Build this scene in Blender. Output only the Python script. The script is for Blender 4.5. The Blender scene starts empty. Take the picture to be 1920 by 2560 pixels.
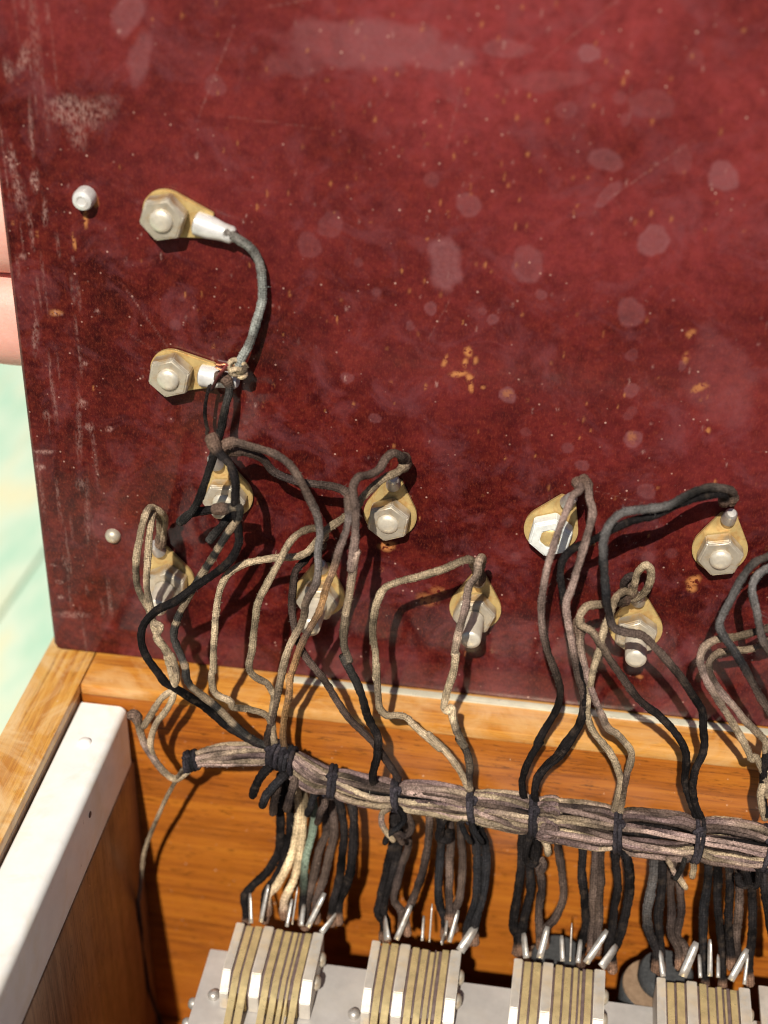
import bpy, bmesh, math, random
import numpy as np
from mathutils import Matrix, Vector

# ------------------------------------------------------------------ camera, sky, sun, exposure
M = 0.001                                   # everything below is written in millimetres
scene = bpy.context.scene
col = scene.collection
rng = np.random.default_rng(7)
random.seed(7)

CAM_ROT = [[0.989298, -0.096706, 0.109263], [0.144315, 0.537994, -0.830504], [0.021532, 0.837383, 0.546192]]
CAM_POS = [82.02, -192.12, 161.29]
cam_d = bpy.data.cameras.new('camera')
cam = bpy.data.objects.new('camera', cam_d); col.objects.link(cam)
cam_d.sensor_fit = 'HORIZONTAL'; cam_d.sensor_width = 36; cam_d.lens = 69.67
cam_d.clip_start = 0.005; cam_d.clip_end = 60
mw = Matrix(CAM_ROT).to_4x4(); mw.translation = Vector(CAM_POS) * M
cam.matrix_world = mw
cam_d.dof.use_dof = True; cam_d.dof.focus_distance = 0.228; cam_d.dof.aperture_fstop = 18
scene.camera = cam

SUN = Vector((-0.06, -1.0, 1.0)).normalized()          # towards the sun
world = bpy.data.worlds.new('World'); scene.world = world; world.use_nodes = True
wn = world.node_tree.nodes; wl = world.node_tree.links
bg = wn['Background']; sky = wn.new('ShaderNodeTexSky'); sky.sky_type = 'NISHITA'; sky.sun_disc = False
sky.sun_elevation = math.asin(SUN.z); sky.sun_rotation = math.atan2(SUN.x, SUN.y)
sky.altitude = 50; sky.air_density = .75; sky.dust_density = .5
wl.new(sky.outputs[0], bg.inputs[0]); bg.inputs[1].default_value = 0.05
sd = bpy.data.lights.new('sun', 'SUN'); sd.energy = 5.0; sd.angle = math.radians(0.55); sd.color = (1, .93, .82)
so = bpy.data.objects.new('sun', sd); col.objects.link(so)
so.rotation_euler = SUN.to_track_quat('Z', 'Y').to_euler()
vs = scene.view_settings
vs.view_transform = 'Standard'; vs.look = 'None'; vs.exposure = 0.15; vs.gamma = 1; vs.use_curve_mapping = False
scene.render.resolution_x = 768; scene.render.resolution_y = 1024
scene.cycles.max_bounces = 6; scene.cycles.filter_width = 1.15; scene.cycles.use_denoising = True
try: scene.cycles.denoiser = 'OPENIMAGEDENOISE'
except Exception: pass

# ------------------------------------------------------------------ node helpers
class NT:
    def __init__(s, name):
        s.m = bpy.data.materials.new(name); s.m.use_nodes = True
        s.t = s.m.node_tree; s.n = s.t.nodes; s.l = s.t.links
        s.b = s.n['Principled BSDF']
    def set(s, sock, v):
        if isinstance(v, bpy.types.NodeSocket): s.l.new(v, sock)
        else:
            try: sock.default_value = v
            except Exception: sock.default_value = tuple(v) + (1,)
    def P(s, **k):
        for a, v in k.items(): s.set(s.b.inputs[a.replace('_', ' ')], v)
    def coord(s, scale=(1000, 1000, 1000), rot=(0, 0, 0), kind='Object'):
        tc = s.n.new('ShaderNodeTexCoord'); mp = s.n.new('ShaderNodeMapping')
        mp.inputs['Scale'].default_value = scale; mp.inputs['Rotation'].default_value = rot
        s.l.new(tc.outputs[kind], mp.inputs[0]); return mp.outputs[0]
    def noise(s, vec, scale=1, detail=3, rough=.55, dist=0):
        n = s.n.new('ShaderNodeTexNoise'); s.l.new(vec, n.inputs['Vector'])
        n.inputs['Scale'].default_value = scale; n.inputs['Detail'].default_value = detail
        n.inputs['Roughness'].default_value = rough; n.inputs['Distortion'].default_value = dist
        return n.outputs['Fac']
    def ramp(s, fac, stops):
        r = s.n.new('ShaderNodeValToRGB'); s.l.new(fac, r.inputs[0]); e = r.color_ramp.elements
        while len(e) < len(stops): e.new(.5)
        for q, (p, c) in zip(e, stops):
            q.position = p; q.color = (c, c, c, 1) if isinstance(c, (int, float)) else tuple(c) + (1,)
        return r.outputs[0]
    def mix(s, fac, a, b, mode='MIX'):
        x = s.n.new('ShaderNodeMix'); x.data_type = 'RGBA'; x.blend_type = mode
        s.set(x.inputs[0], fac); s.set(x.inputs[6], a); s.set(x.inputs[7], b); return x.outputs[2]
    def math(s, op, a, b=0.0, clamp=False):
        x = s.n.new('ShaderNodeMath'); x.operation = op; x.use_clamp = clamp
        s.set(x.inputs[0], a); s.set(x.inputs[1], b); return x.outputs[0]
    def attr(s, name):
        a = s.n.new('ShaderNodeAttribute'); a.attribute_name = name; return a
    def sep(s, c):
        x = s.n.new('ShaderNodeSeparateXYZ'); s.l.new(c, x.inputs[0]); return x.outputs
    def bump(s, h, strength=.3, dist=.0002):
        b = s.n.new('ShaderNodeBump'); b.inputs['Strength'].default_value = strength
        b.inputs['Distance'].default_value = dist; s.l.new(h, b.inputs['Height'])
        s.l.new(b.outputs[0], s.b.inputs['Normal'])

def mat_panel():
    s = NT('maroon_fibre_board'); c = s.coord()
    big = s.noise(c, .11, 6, .68); mid = s.noise(c, .42, 4, .6, .4); fine = s.noise(s.coord((2200, 900, 1000)), 1.5, 3, .75)
    base = s.ramp(big, [(.39, (.024, .0010, .0016)), (.5, (.046, .0026, .0032)), (.61, (.090, .0085, .0078))])
    base = s.mix(s.ramp(mid, [(.4, 0), (.78, .6)]), base, (.150, .018, .010))
    base = s.mix(s.ramp(fine, [(.5, 0), (.74, .42)]), base, (.27, .052, .024))
    dark = s.ramp(s.noise(c, .9, 3, .7), [(.36, .55), (.5, 0)])
    base = s.mix(dark, base, (.030, .0013, .0022))
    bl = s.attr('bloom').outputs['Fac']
    base = s.mix(s.math('MULTIPLY', bl, s.ramp(s.noise(c, .5, 4, .7), [(.3, .45), (.7, 1)])), base, (.285, .042, .044))  # bright haze of the upper panel painted into the colour, along with fading
    # pale bloom and dried water marks
    at = s.sep(s.attr('stain').outputs['Color'])
    bloom_and_haze = s.ramp(s.noise(c, .12, 6, .7, .8), [(.5, 0), (.7, .42)])
    base = s.mix(bloom_and_haze, base, (.18, .052, .060))
    base = s.mix(s.math('MULTIPLY', at[0], s.ramp(s.noise(c, 1.4, 3, .6), [(.25, .6), (.7, 1)])), base, (.25, .098, .104))
    base = s.mix(s.math('MULTIPLY', at[2], s.ramp(s.noise(s.coord((1600, 700, 1000)), 1.6, 3, .7), [(.4, 0), (.62, 1)])), base, (.50, .30, .26))
    base = s.mix(s.math('MULTIPLY', at[1], s.ramp(s.noise(c, 1.3, 2, .6), [(.38, 0), (.5, 1)])), base, (.50, .20, .065))
    # tiny dust specks
    v = s.n.new('ShaderNodeTexVoronoi'); s.l.new(c, v.inputs['Vector']); v.inputs['Scale'].default_value = .62
    spk = s.math('MULTIPLY', s.ramp(v.outputs['Distance'], [(.06, 1), (.13, 0)]), s.ramp(s.noise(c, .23, 3, .6), [(.5, 0), (.62, .85)]))
    base = s.mix(spk, base, (.52, .30, .24))
    rough = s.math('ADD', s.ramp(s.noise(c, .5, 4, .7), [(.3, .52), (.75, .66)]), s.math('MULTIPLY', at[0], .12), True)
    s.P(Base_Color=base, Roughness=rough, Specular_IOR_Level=.08, Coat_Weight=.42, Coat_Roughness=s.ramp(s.noise(c, .35, 4, .7), [(.35, .05), (.7, .22)]))
    s.bump(s.noise(c, 1.1, 4, .6), .12, .0001)
    return s.m

def mat_wood(name, cols, axis, gloss=.28, bleach=None, fleck=1.0):
    """axis: index of the grain direction"""
    s = NT(name); sc = [1000.0] * 3; sc[axis] = 55.0
    fl = [1000.0] * 3; fl[axis] = 170.0
    li = [1000.0] * 3; li[axis] = 22.0
    g = s.noise(s.coord(sc), .42, 5, .65, .6); f = s.noise(s.coord(fl), 2.1, 3, .7); big = s.noise(s.coord((1000, 1000, 1000)), .06, 3, .6)
    ln = s.noise(s.coord(li), 2.6, 4, .7, .3)
    base = s.ramp(s.mix(.4, g, ln), [(.41, cols[0]), (.5, cols[1]), (.6, cols[2])])
    base = s.mix(s.ramp(ln, [(.33, .7 * fleck), (.43, 0)]), base, [q * .45 for q in cols[0]])
    base = s.mix(s.ramp(f, [(.3, .9 * fleck), (.43, 0)]), base, [q * .22 for q in cols[0]])
    base = s.mix(s.ramp(big, [(.4, 0), (.7, .35)]), base, cols[2])
    if bleach:
        base = s.mix(s.ramp(s.noise(s.coord(), .085, 5, .66, 1.0), [(.42, 0), (.62, .85)]), base, bleach)
        base = s.mix(s.ramp(s.noise(s.coord(sc), .30, 4, .7), [(.6, 0), (.72, .5)]), base, [q * .25 for q in cols[0]])
    spk = s.ramp(s.noise(s.coord(), 1.2, 2, .5), [(.73, 0), (.78, .6)])
    base = s.mix(spk, base, (.75, .55, .4))
    s.P(Base_Color=base, Roughness=s.ramp(s.noise(s.coord(), .3, 4, .6), [(.3, gloss), (.75, gloss + .22)]), Coat_Weight=.25, Coat_Roughness=.2)
    s.bump(s.mix(.5, ln, f), .25, .0002)
    return s.m

def mat_metal(name, c, metallic=.7, rough=.38, stain=None, amt=.5, scale=.6, bump=.1, brush=None):
    s = NT(name); v = s.coord()
    base = s.mix(s.ramp(s.noise(v, scale, 4, .65), [(.35, 0), (.7, 1)]), c, [q * (.9 if name == 'dull_white_metal' else .72) for q in c])
    if stain: base = s.mix(s.ramp(s.noise(v, scale * .55, 4, .7, .6), [(.5, 0), (.66, amt)]), base, stain)
    s.P(Base_Color=base, Metallic=metallic, Roughness=s.ramp(s.noise(v, scale * 1.7, 4, .7), [(.3, rough * .75), (.7, rough * 1.35)]))
    h = s.noise(s.coord(brush) if brush else v, 1.4, 4, .65)
    s.bump(h, bump, .0002)
    return s.m

def mat_cloth():
    s = NT('braided_cloth'); a = s.attr('Col').outputs['Color']
    uv = s.n.new('ShaderNodeUVMap'); x = s.sep(uv.outputs[0])
    p = s.math('MULTIPLY', s.math('ADD', x[0], x[1]), 2 * math.pi * 6)
    q = s.math('MULTIPLY', s.math('SUBTRACT', x[0], x[1]), 2 * math.pi * 6)
    w = s.math('MULTIPLY', s.math('SINE', p), s.math('SINE', q))
    w = s.math('ADD', s.math('MULTIPLY', w, .5), .5)
    c = s.coord()
    n1 = s.noise(c, 3.2, 3, .75); n2 = s.noise(c, .55, 3, .6)
    b = s.mix(1.0, a, s.ramp(w, [(.2, .82), (.75, 1.1)]), 'MULTIPLY')
    b = s.mix(1.0, b, s.ramp(n1, [(.32, .4), (.68, 1.55)]), 'MULTIPLY')
    b = s.mix(s.ramp(n2, [(.55, 0), (.75, .14)]), b, (.24, .17, .12))            # dust caught in the weave
    b = s.mix(s.ramp(n1, [(.66, 0), (.78, .22)]), b, (.36, .28, .21))
    s.P(Base_Color=b, Roughness=.9, Specular_IOR_Level=.06)
    s.bump(s.math('ADD', w, s.math('MULTIPLY', n1, 1.6)), .75, .00014)
    return s.m

def mat_plain(name, c, c2, rough=.6, scale=.5, spec=.4, bump=.15, **k):
    s = NT(name); v = s.coord()
    s.P(Base_Color=s.mix(s.ramp(s.noise(v, scale, 5, .65), [(.33, 0), (.68, 1)]), c, c2), Roughness=rough, Specular_IOR_Level=spec, **k)
    s.bump(s.noise(v, scale * 3, 4, .65), bump, .0002)
    return s.m

def mat_deck():
    s = NT('mint_painted_deck'); v = s.coord((1000, 120, 1000))
    b = s.ramp(s.noise(s.coord((1000, 400, 1000)), .045, 4, .6), [(.36, (.46, .70, .52)), (.52, (.66, .78, .60)), (.66, (.78, .76, .50))])
    b = s.mix(s.ramp(s.noise(v, .14, 5, .7), [(.55, 0), (.7, .55)]), b, (.66, .58, .36))
    s.P(Base_Color=b, Roughness=.6); s.bump(s.noise(v, .3, 4, .6), .3, .0006)
    return s.m

def mat_skin():
    s = NT('skin'); v = s.coord()
    b = s.ramp(s.noise(v, .12, 4, .6), [(.3, (.70, .31, .25)), (.7, (.78, .42, .34))])
    s.P(Base_Color=b, Roughness=.5, Subsurface_Weight=.25, Subsurface_Scale=.004)
    s.b.inputs['Subsurface Radius'].default_value = (1, .35, .2)
    s.bump(s.noise(s.coord((1000, 1000, 1000)), 1.1, 4, .6), .25, .0003)
    return s.m

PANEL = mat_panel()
W_BACK = mat_wood('orange_varnished_wood', [(.235, .064, .009), (.335, .096, .011), (.42, .138, .015)], 0, .3)
W_RIM = mat_wood('worn_rim_wood', [(.36, .115, .015), (.52, .20, .026), (.63, .29, .052)], 0, .28, (.63, .36, .14), .5)
W_RIML = mat_wood('worn_side_rim_wood', [(.44, .16, .026), (.64, .30, .052), (.76, .44, .115)], 1, .36, (.80, .56, .28), .4)
W_SIDE = mat_wood('brown_side_wood', [(.15, .068, .032), (.24, .118, .058), (.32, .17, .085)], 2, .42)
ALU = mat_metal('dull_white_metal', (.92, .92, .88), .06, .36, (.76, .68, .5), .4, .2, .06)
NICK = mat_metal('tarnished_nickel', (.58, .51, .40), .5, .4, (.46, .30, .13), .75, .5, .12)
TINW = mat_metal('white_solder', (.74, .72, .69), .2, .3, (.50, .43, .34), .5, .5, .15)
NICKW = mat_metal('white_oxide_metal', (.86, .88, .84), .1, .5, (.70, .72, .62), .5, .8, .2)
STUD = mat_metal('stud_metal', (.78, .71, .58), .4, .36, (.66, .52, .32), .4, .5, .1)
TIN = mat_metal('tinned_solder', (.60, .57, .53), .6, .38, (.36, .29, .22), .7, .7, .18)
LUG = mat_metal('yellow_brass_lug', (.66, .48, .20), .35, .4, (.44, .22, .07), .75, .55, .12)
BRASS = mat_metal('brass_spring', (.84, .66, .33), .55, .3, (.55, .40, .22), .45, .35, .06)
STEEL = mat_metal('grey_plate_metal', (.60, .57, .54), .2, .5, (.60, .55, .48), .35, .12, .05)
CLAMP = mat_metal('nickel_clamp', (.62, .57, .50), .25, .5, (.72, .50, .22), .35, .25, .06)
INSUL = mat_plain('brown_insulator', (.085, .055, .052), (.15, .105, .095), .55, .8)
CLOTH = mat_cloth()
FELT = mat_plain('grey_felt', (.04, .042, .044), (.075, .078, .08), .95, 1.6, .1, .6)
FIBRE = mat_plain('tan_fibre', (.20, .13, .08), (.30, .205, .13), .7, .9)
COPPER = mat_metal('bare_copper', (.78, .33, .17), .8, .35, (.5, .25, .15), .4, .8, .1)
CELL = mat_metal('pale_hinge_strip', (.74, .71, .55), .2, .3, (.60, .56, .42), .5, .2, .05)
DECK = mat_deck(); SKIN = mat_skin()

# ------------------------------------------------------------------ mesh helpers (mm in, metres out)
def link(name, me, mat, parent=None):
    o = bpy.data.objects.new(name, me); col.objects.link(o)
    if mat: me.materials.append(mat)
    if parent: o.parent = parent
    return o
def tag(o, label, cat=None, group=None, kind=None):
    o['label'] = label
    if cat: o['category'] = cat
    if group: o['group'] = group
    if kind: o['kind'] = kind
    return o
def empty(name, loc=(0, 0, 0)):
    o = bpy.data.objects.new(name, None); col.objects.link(o); o.location = Vector(loc) * M
    o.empty_display_size = .005; return o
def mesh(name, v, f, smooth=False, uv=None, colr=None, attr='Col'):
    me = bpy.data.meshes.new(name)
    me.from_pydata((np.asarray(v, float) * M).tolist(), [], f); me.update()
    if smooth: me.polygons.foreach_set('use_smooth', np.ones(len(me.polygons), bool))
    if uv is not None:
        lay = me.uv_layers.new(name='UVMap'); li = np.empty(len(me.loops), int)
        me.loops.foreach_get('vertex_index', li); lay.data.foreach_set('uv', np.asarray(uv, np.float32)[li].ravel())
    if colr is not None:
        a = me.color_attributes.new(attr, 'FLOAT_COLOR', 'POINT')
        c4 = np.ones((len(v), 4), np.float32); c4[:, :3] = colr; a.data.foreach_set('color', c4.ravel())
    return me
def bm_mesh(name, bm, smooth_deg=None):
    me = bpy.data.meshes.new(name); bm.to_mesh(me); bm.free()
    if smooth_deg:
        me.polygons.foreach_set('use_smooth', np.ones(len(me.polygons), bool))
        try: me.set_sharp_from_angle(angle=math.radians(smooth_deg))
        except Exception: pass
    return me
def box(name, x0, x1, y0, y1, z0, z1, mat, parent=None, bev=.4, seg=2):
    bm = bmesh.new(); bmesh.ops.create_cube(bm, size=1)
    for v in bm.verts:
        v.co = Vector(((x0 + x1) / 2 + v.co.x * (x1 - x0), (y0 + y1) / 2 + v.co.y * (y1 - y0), (z0 + z1) / 2 + v.co.z * (z1 - z0))) * M
    if bev: bmesh.ops.bevel(bm, geom=bm.edges[:], offset=bev * M, segments=seg, affect='EDGES', profile=.6)
    return link(name, bm_mesh(name, bm, 40), mat, parent)
def lathe_mesh(name, prof, n=24, smooth=45):
    """prof: (r, z) list, closed with poles where r = 0"""
    v, f, rings = [], [], []
    for r, z in prof:
        if r < 1e-6: rings.append([len(v)]); v.append((0, 0, z))
        else:
            rings.append(list(range(len(v), len(v) + n)))
            v += [(r * math.cos(2 * math.pi * i / n), r * math.sin(2 * math.pi * i / n), z) for i in range(n)]
    for a, b in zip(rings, rings[1:]):
        for i in range(n):
            j = (i + 1) % n
            if len(a) == 1 and len(b) > 1: f.append((a[0], b[j], b[i])) if False else f.append((a[0], b[i], b[j]))
            elif len(b) == 1 and len(a) > 1: f.append((a[i], a[j], b[0]))
            elif len(a) > 1: f.append((a[i], a[j], b[j], b[i]))
    bm = bmesh.new(); bv = [bm.verts.new(Vector(p) * M) for p in v]
    for q in f:
        try: bm.faces.new([bv[i] for i in q])
        except ValueError: pass
    bmesh.ops.recalc_face_normals(bm, faces=bm.faces[:])
    return bm_mesh(name, bm, smooth)
def prism_mesh(name, pts, z0, z1, bev=.15, ax=2):
    """polygon pts in the plane, extruded z0..z1; ax=0: pts are (y, z) and the extrusion runs along x"""
    bm = bmesh.new()
    def P(p, z): return Vector((p[0], p[1], z)) * M if ax == 2 else Vector((z, p[0], p[1])) * M
    a = [bm.verts.new(P(p, z0)) for p in pts]; b = [bm.verts.new(P(p, z1)) for p in pts]
    bm.faces.new(a[::-1]); bm.faces.new(b); n = len(pts)
    for i in range(n): bm.faces.new((a[i], a[(i + 1) % n], b[(i + 1) % n], b[i]))
    bmesh.ops.recalc_face_normals(bm, faces=bm.faces[:])
    if bev: bmesh.ops.bevel(bm, geom=[e for e in bm.edges if e.calc_face_angle(0) > .4], offset=bev * M, segments=2, affect='EDGES')
    return bm_mesh(name, bm, 35)
def spline(p, step=.3):
    p = np.asarray(p, float); n = len(p)
    ext = np.vstack([2 * p[0] - p[1], p, 2 * p[-1] - p[-2]])
    t = [0.0]
    for i in range(len(ext) - 1): t.append(t[-1] + max(np.linalg.norm(ext[i + 1] - ext[i]), 1e-3) ** .5)
    t = np.array(t); out = []
    for i in range(1, n):
        p0, p1, p2, p3 = ext[i - 1:i + 3]; t0, t1, t2, t3 = t[i - 1:i + 3]
        k = max(2, int(np.linalg.norm(p2 - p1) / step)); q = np.linspace(t1, t2, k, endpoint=False)[:, None]
        a1 = (t1 - q) / (t1 - t0) * p0 + (q - t0) / (t1 - t0) * p1; a2 = (t2 - q) / (t2 - t1) * p1 + (q - t1) / (t2 - t1) * p2
        a3 = (t3 - q) / (t3 - t2) * p2 + (q - t2) / (t3 - t2) * p3
        b1 = (t2 - q) / (t2 - t0) * a1 + (q - t0) / (t2 - t0) * a2; b2 = (t3 - q) / (t3 - t1) * a2 + (q - t1) / (t3 - t1) * a3
        out.append((t2 - q) / (t2 - t1) * b1 + (q - t1) / (t2 - t1) * b2)
    out.append(p[-1:]); return np.vstack(out)
def snoise(n, corr, r=rng):
    """smooth 1-D noise in about -1..1"""
    k = max(3, int(n / corr) + 3); return np.interp(np.linspace(0, k - 1, n), np.arange(k), r.uniform(-1, 1, k))
PAL = {'black': (.013, .011, .011), 'bb': (.017, .0165, .018), 'blackgrey': (.036, .033, .030), 'brown': (.095, .066, .052), 'bbrown': (.033, .024, .022),
       'tan': (.30, .225, .148), 'paletan': (.44, .34, .22), 'pink': (.32, .225, .19), 'mauve': (.17, .115, .11), 'cream': (.66, .50, .30), 'green': (.19, .24, .18), 'grey': (.13, .12, .115),
       'gb': (.27, .275, .25), 'orange': (.38, .21, .09), 'red': (.30, .07, .06), 'lc': (.042, .036, .042)}
WC = {'tan': ['tan', 'paletan', 'tan'], 'paletan': ['tan', 'paletan', 'paletan', 'tan'], 'greyblue': ['brown', 'gb', 'gb', 'gb'], 'speckd': ['blackgrey', 'blackgrey'], 'thinred': ['red', 'bbrown', 'black', 'brown'],
      'thinbrown': ['tan', 'tan', 'brown', 'bbrown'], 'blackgrey': ['blackgrey', 'black', 'blackgrey'], 'black': ['black', 'black'], 'speck': ['blackgrey', 'blackgrey'],
      'brown2tan': ['brown', 'brown', 'brown', 'grey', 'brown', 'tan', 'tan', 'brown', 'black'], 'brown': ['brown', 'bbrown', 'brown'], 'tan2black': ['brown', 'brown', 'pink', 'tan', 'blackgrey', 'black', 'black'],
      'blackbrown': ['bbrown', 'brown', 'bbrown'], 'tanorange': ['grey', 'pink', 'orange', 'brown', 'orange', 'orange', 'bbrown'], 'tan2speck': ['brown', 'tan', 'pink', 'paletan', 'paletan', 'blackgrey', 'tan'],
      'pink2black': ['brown', 'pink', 'pink', 'brown', 'black', 'black', 'black'], 'greyblack': ['brown', 'blackgrey', 'grey', 'bb', 'brown', 'black', 'black', 'black'],
      'brown2black': ['brown', 'tan', 'brown', 'black', 'black', 'black'], 'pink': ['tan', 'pink', 'pink', 'paletan', 'brown', 'tan'], 'grey2': ['grey', 'grey', 'brown', 'grey'],
      'pinktan': ['brown', 'tan', 'pink', 'tan', 'paletan', 'tan'], 'cream': ['brown', 'cream', 'cream', 'cream', 'pink'], 'green': ['blackgrey', 'green', 'green', 'black', 'black'],
      'lace': ['lc', 'lc', 'bb', 'lc'], 'blackblue': ['black', 'bb', 'bb', 'black'], 'blackgrey2': ['black', 'grey', 'black', 'black']}
def wire_geo(pts, d, k, seed, fuzz=1.0, segs=10, step=.3, endbrown=0.0, jit_=.17, startbrown=0.0):
    r = np.random.default_rng(seed)
    c = spline(pts, step); n = len(c)
    c = c + np.stack([snoise(n, 16, r), snoise(n, 16, r), snoise(n, 16, r)], 1) * jit_
    tg = np.gradient(c, axis=0); tg /= np.linalg.norm(tg, axis=1)[:, None] + 1e-12
    s = np.concatenate([[0], np.cumsum(np.linalg.norm(np.diff(c, axis=0), axis=1))])
    nv = np.zeros_like(c); a = np.array([0, -1., .3]); a -= tg[0] * (a @ tg[0]); nv[0] = a / np.linalg.norm(a)
    for i in range(1, n):
        a = nv[i - 1] - tg[i] * (nv[i - 1] @ tg[i]); nv[i] = a / (np.linalg.norm(a) + 1e-12)
    bv = np.cross(tg, nv)
    rad = d / 2 * .99 * (1 + .09 * snoise(n, 6, r) + .04 * snoise(n, 2, r))
    rad[0] *= .75; rad[-1] *= .75
    stops = np.array([PAL[q] for q in (k if isinstance(k, list) else WC[k])]); x = np.linspace(0, 1, n)
    cc = np.stack([np.interp(x, np.linspace(0, 1, len(stops)), stops[:, j]) for j in range(3)], 1)
    cc *= (1 + .28 * snoise(n, 14, r) + .18 * snoise(n, 4, r))[:, None]
    dk = np.clip((snoise(n, 9, r) + .5 * snoise(n, 3, r) - .35) * 1.6, 0, .8)[:, None] * (cc.mean() > .1); dk *= .7; cc = cc * (1 - dk) + np.array((.06, .045, .038)) * dk
    if isinstance(k, str) and k in ('speck', 'tan2speck'):
        m = np.clip((snoise(n, 4, r) - (.1 if k == 'speck' else .5)) * 3, 0, .85)[:, None] * (1 if k == 'speck' else (x > .72)[:, None]); cc = cc * (1 - m) + np.array(PAL['tan' if k == 'speck' else 'bbrown']) * m
    if endbrown: 
        m = np.clip((s - (s[-1] - endbrown)) / 1.0, 0, 1)[:, None]; cc = cc * (1 - m) + np.array((.18, .105, .07)) * m; rad *= 1 + .12 * m[:, 0] * (1 + .5 * snoise(n, 2, r))
    if startbrown:
        m = np.clip((startbrown - s) / 1.2, 0, 1)[:, None]; cc = cc * (1 - m * .8) + np.array((.15, .095, .07)) * m * .8; rad *= 1 + .5 * m[:, 0] * (1 + .3 * snoise(n, 3, r))
    th = np.arange(segs + 1) * 2 * math.pi / segs
    fld = np.ones((n, segs + 1))
    for _ in range(int(s[-1] * 1.3)):
        fld += r.uniform(-.5, .5) * np.exp(-((s - r.uniform(0, s[-1])) / r.uniform(.6, 3.2)) ** 2)[:, None] * np.clip(.25 + np.cos(th - r.uniform(0, 6.28)), 0, 1.25)[None] * .8
    fld = np.clip(fld, .22, 2.0)
    ring = nv[:, None] * np.cos(th)[None, :, None] + bv[:, None] * np.sin(th)[None, :, None]
    jit = 1 + r.normal(0, .05, (n, segs + 1)); jit[:, -1] = jit[:, 0]
    v = (c[:, None] + ring * (rad[:, None] * jit)[..., None]).reshape(-1, 3)
    uv = np.stack([np.repeat(s / (math.pi * d), segs + 1), np.tile(np.arange(segs + 1) / segs, n)], 1)
    colr = np.repeat(cc, segs + 1, 0) * fld.reshape(-1, 1)
    i, j = np.meshgrid(np.arange(n - 1), np.arange(segs), indexing='ij'); q = i * (segs + 1) + j
    f = np.stack([q, q + segs + 1, q + segs + 2, q + 1], -1).reshape(-1, 4).tolist()
    for e, ii in ((0, 0), (1, n - 1)):
        b = len(v); v = np.vstack([v, c[ii:ii + 1]]); uv = np.vstack([uv, [[0, 0]]]); colr = np.vstack([colr, cc[ii:ii + 1] * 1.3])
        o = ii * (segs + 1)
        f += [((b, o + m + 1, o + m) if e else (b, o + m, o + m + 1)) for m in range(segs)]
    # loose fibres of the worn braid
    nh = int(s[-1] * 9 * fuzz)
    hv, hc, hu = [], [], []
    for h in range(nh):
        ii = r.integers(1, n - 1); t0 = r.uniform(0, 6.283); dirn = nv[ii] * math.cos(t0) + bv[ii] * math.sin(t0)
        p = c[ii] + dirn * rad[ii] * .9; L = r.uniform(.12, .45) * (1 + (r.random() < .03) * 2)
        e = p + (dirn * r.uniform(.3, 1) + tg[ii] * r.uniform(-1, 1) + r.normal(0, .25, 3)) * L * .7
        wv = tg[ii] * .028 if abs(dirn @ tg[ii]) < .5 else bv[ii] * .028
        b = len(v) + len(hv); hv += [p - wv, p + wv, e]; f.append((b, b + 1, b + 2)); hc += [np.minimum(cc[ii] * 1.5 + .05, .6)] * 3; hu += [(0, 0)] * 3
    if hv: v = np.vstack([v, hv]); uv = np.vstack([uv, hu]); colr = np.vstack([colr, hc])
    return v, f, uv, colr
def wire(name, pts, d, k, seed, parent=None, mat=None, **kw):
    v, f, uv, cc = wire_geo(pts, d, k, seed, **kw)
    return link(name, mesh(name, v, f, True, uv, np.clip(cc, 0, 1)), mat or CLOTH, parent)

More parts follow.
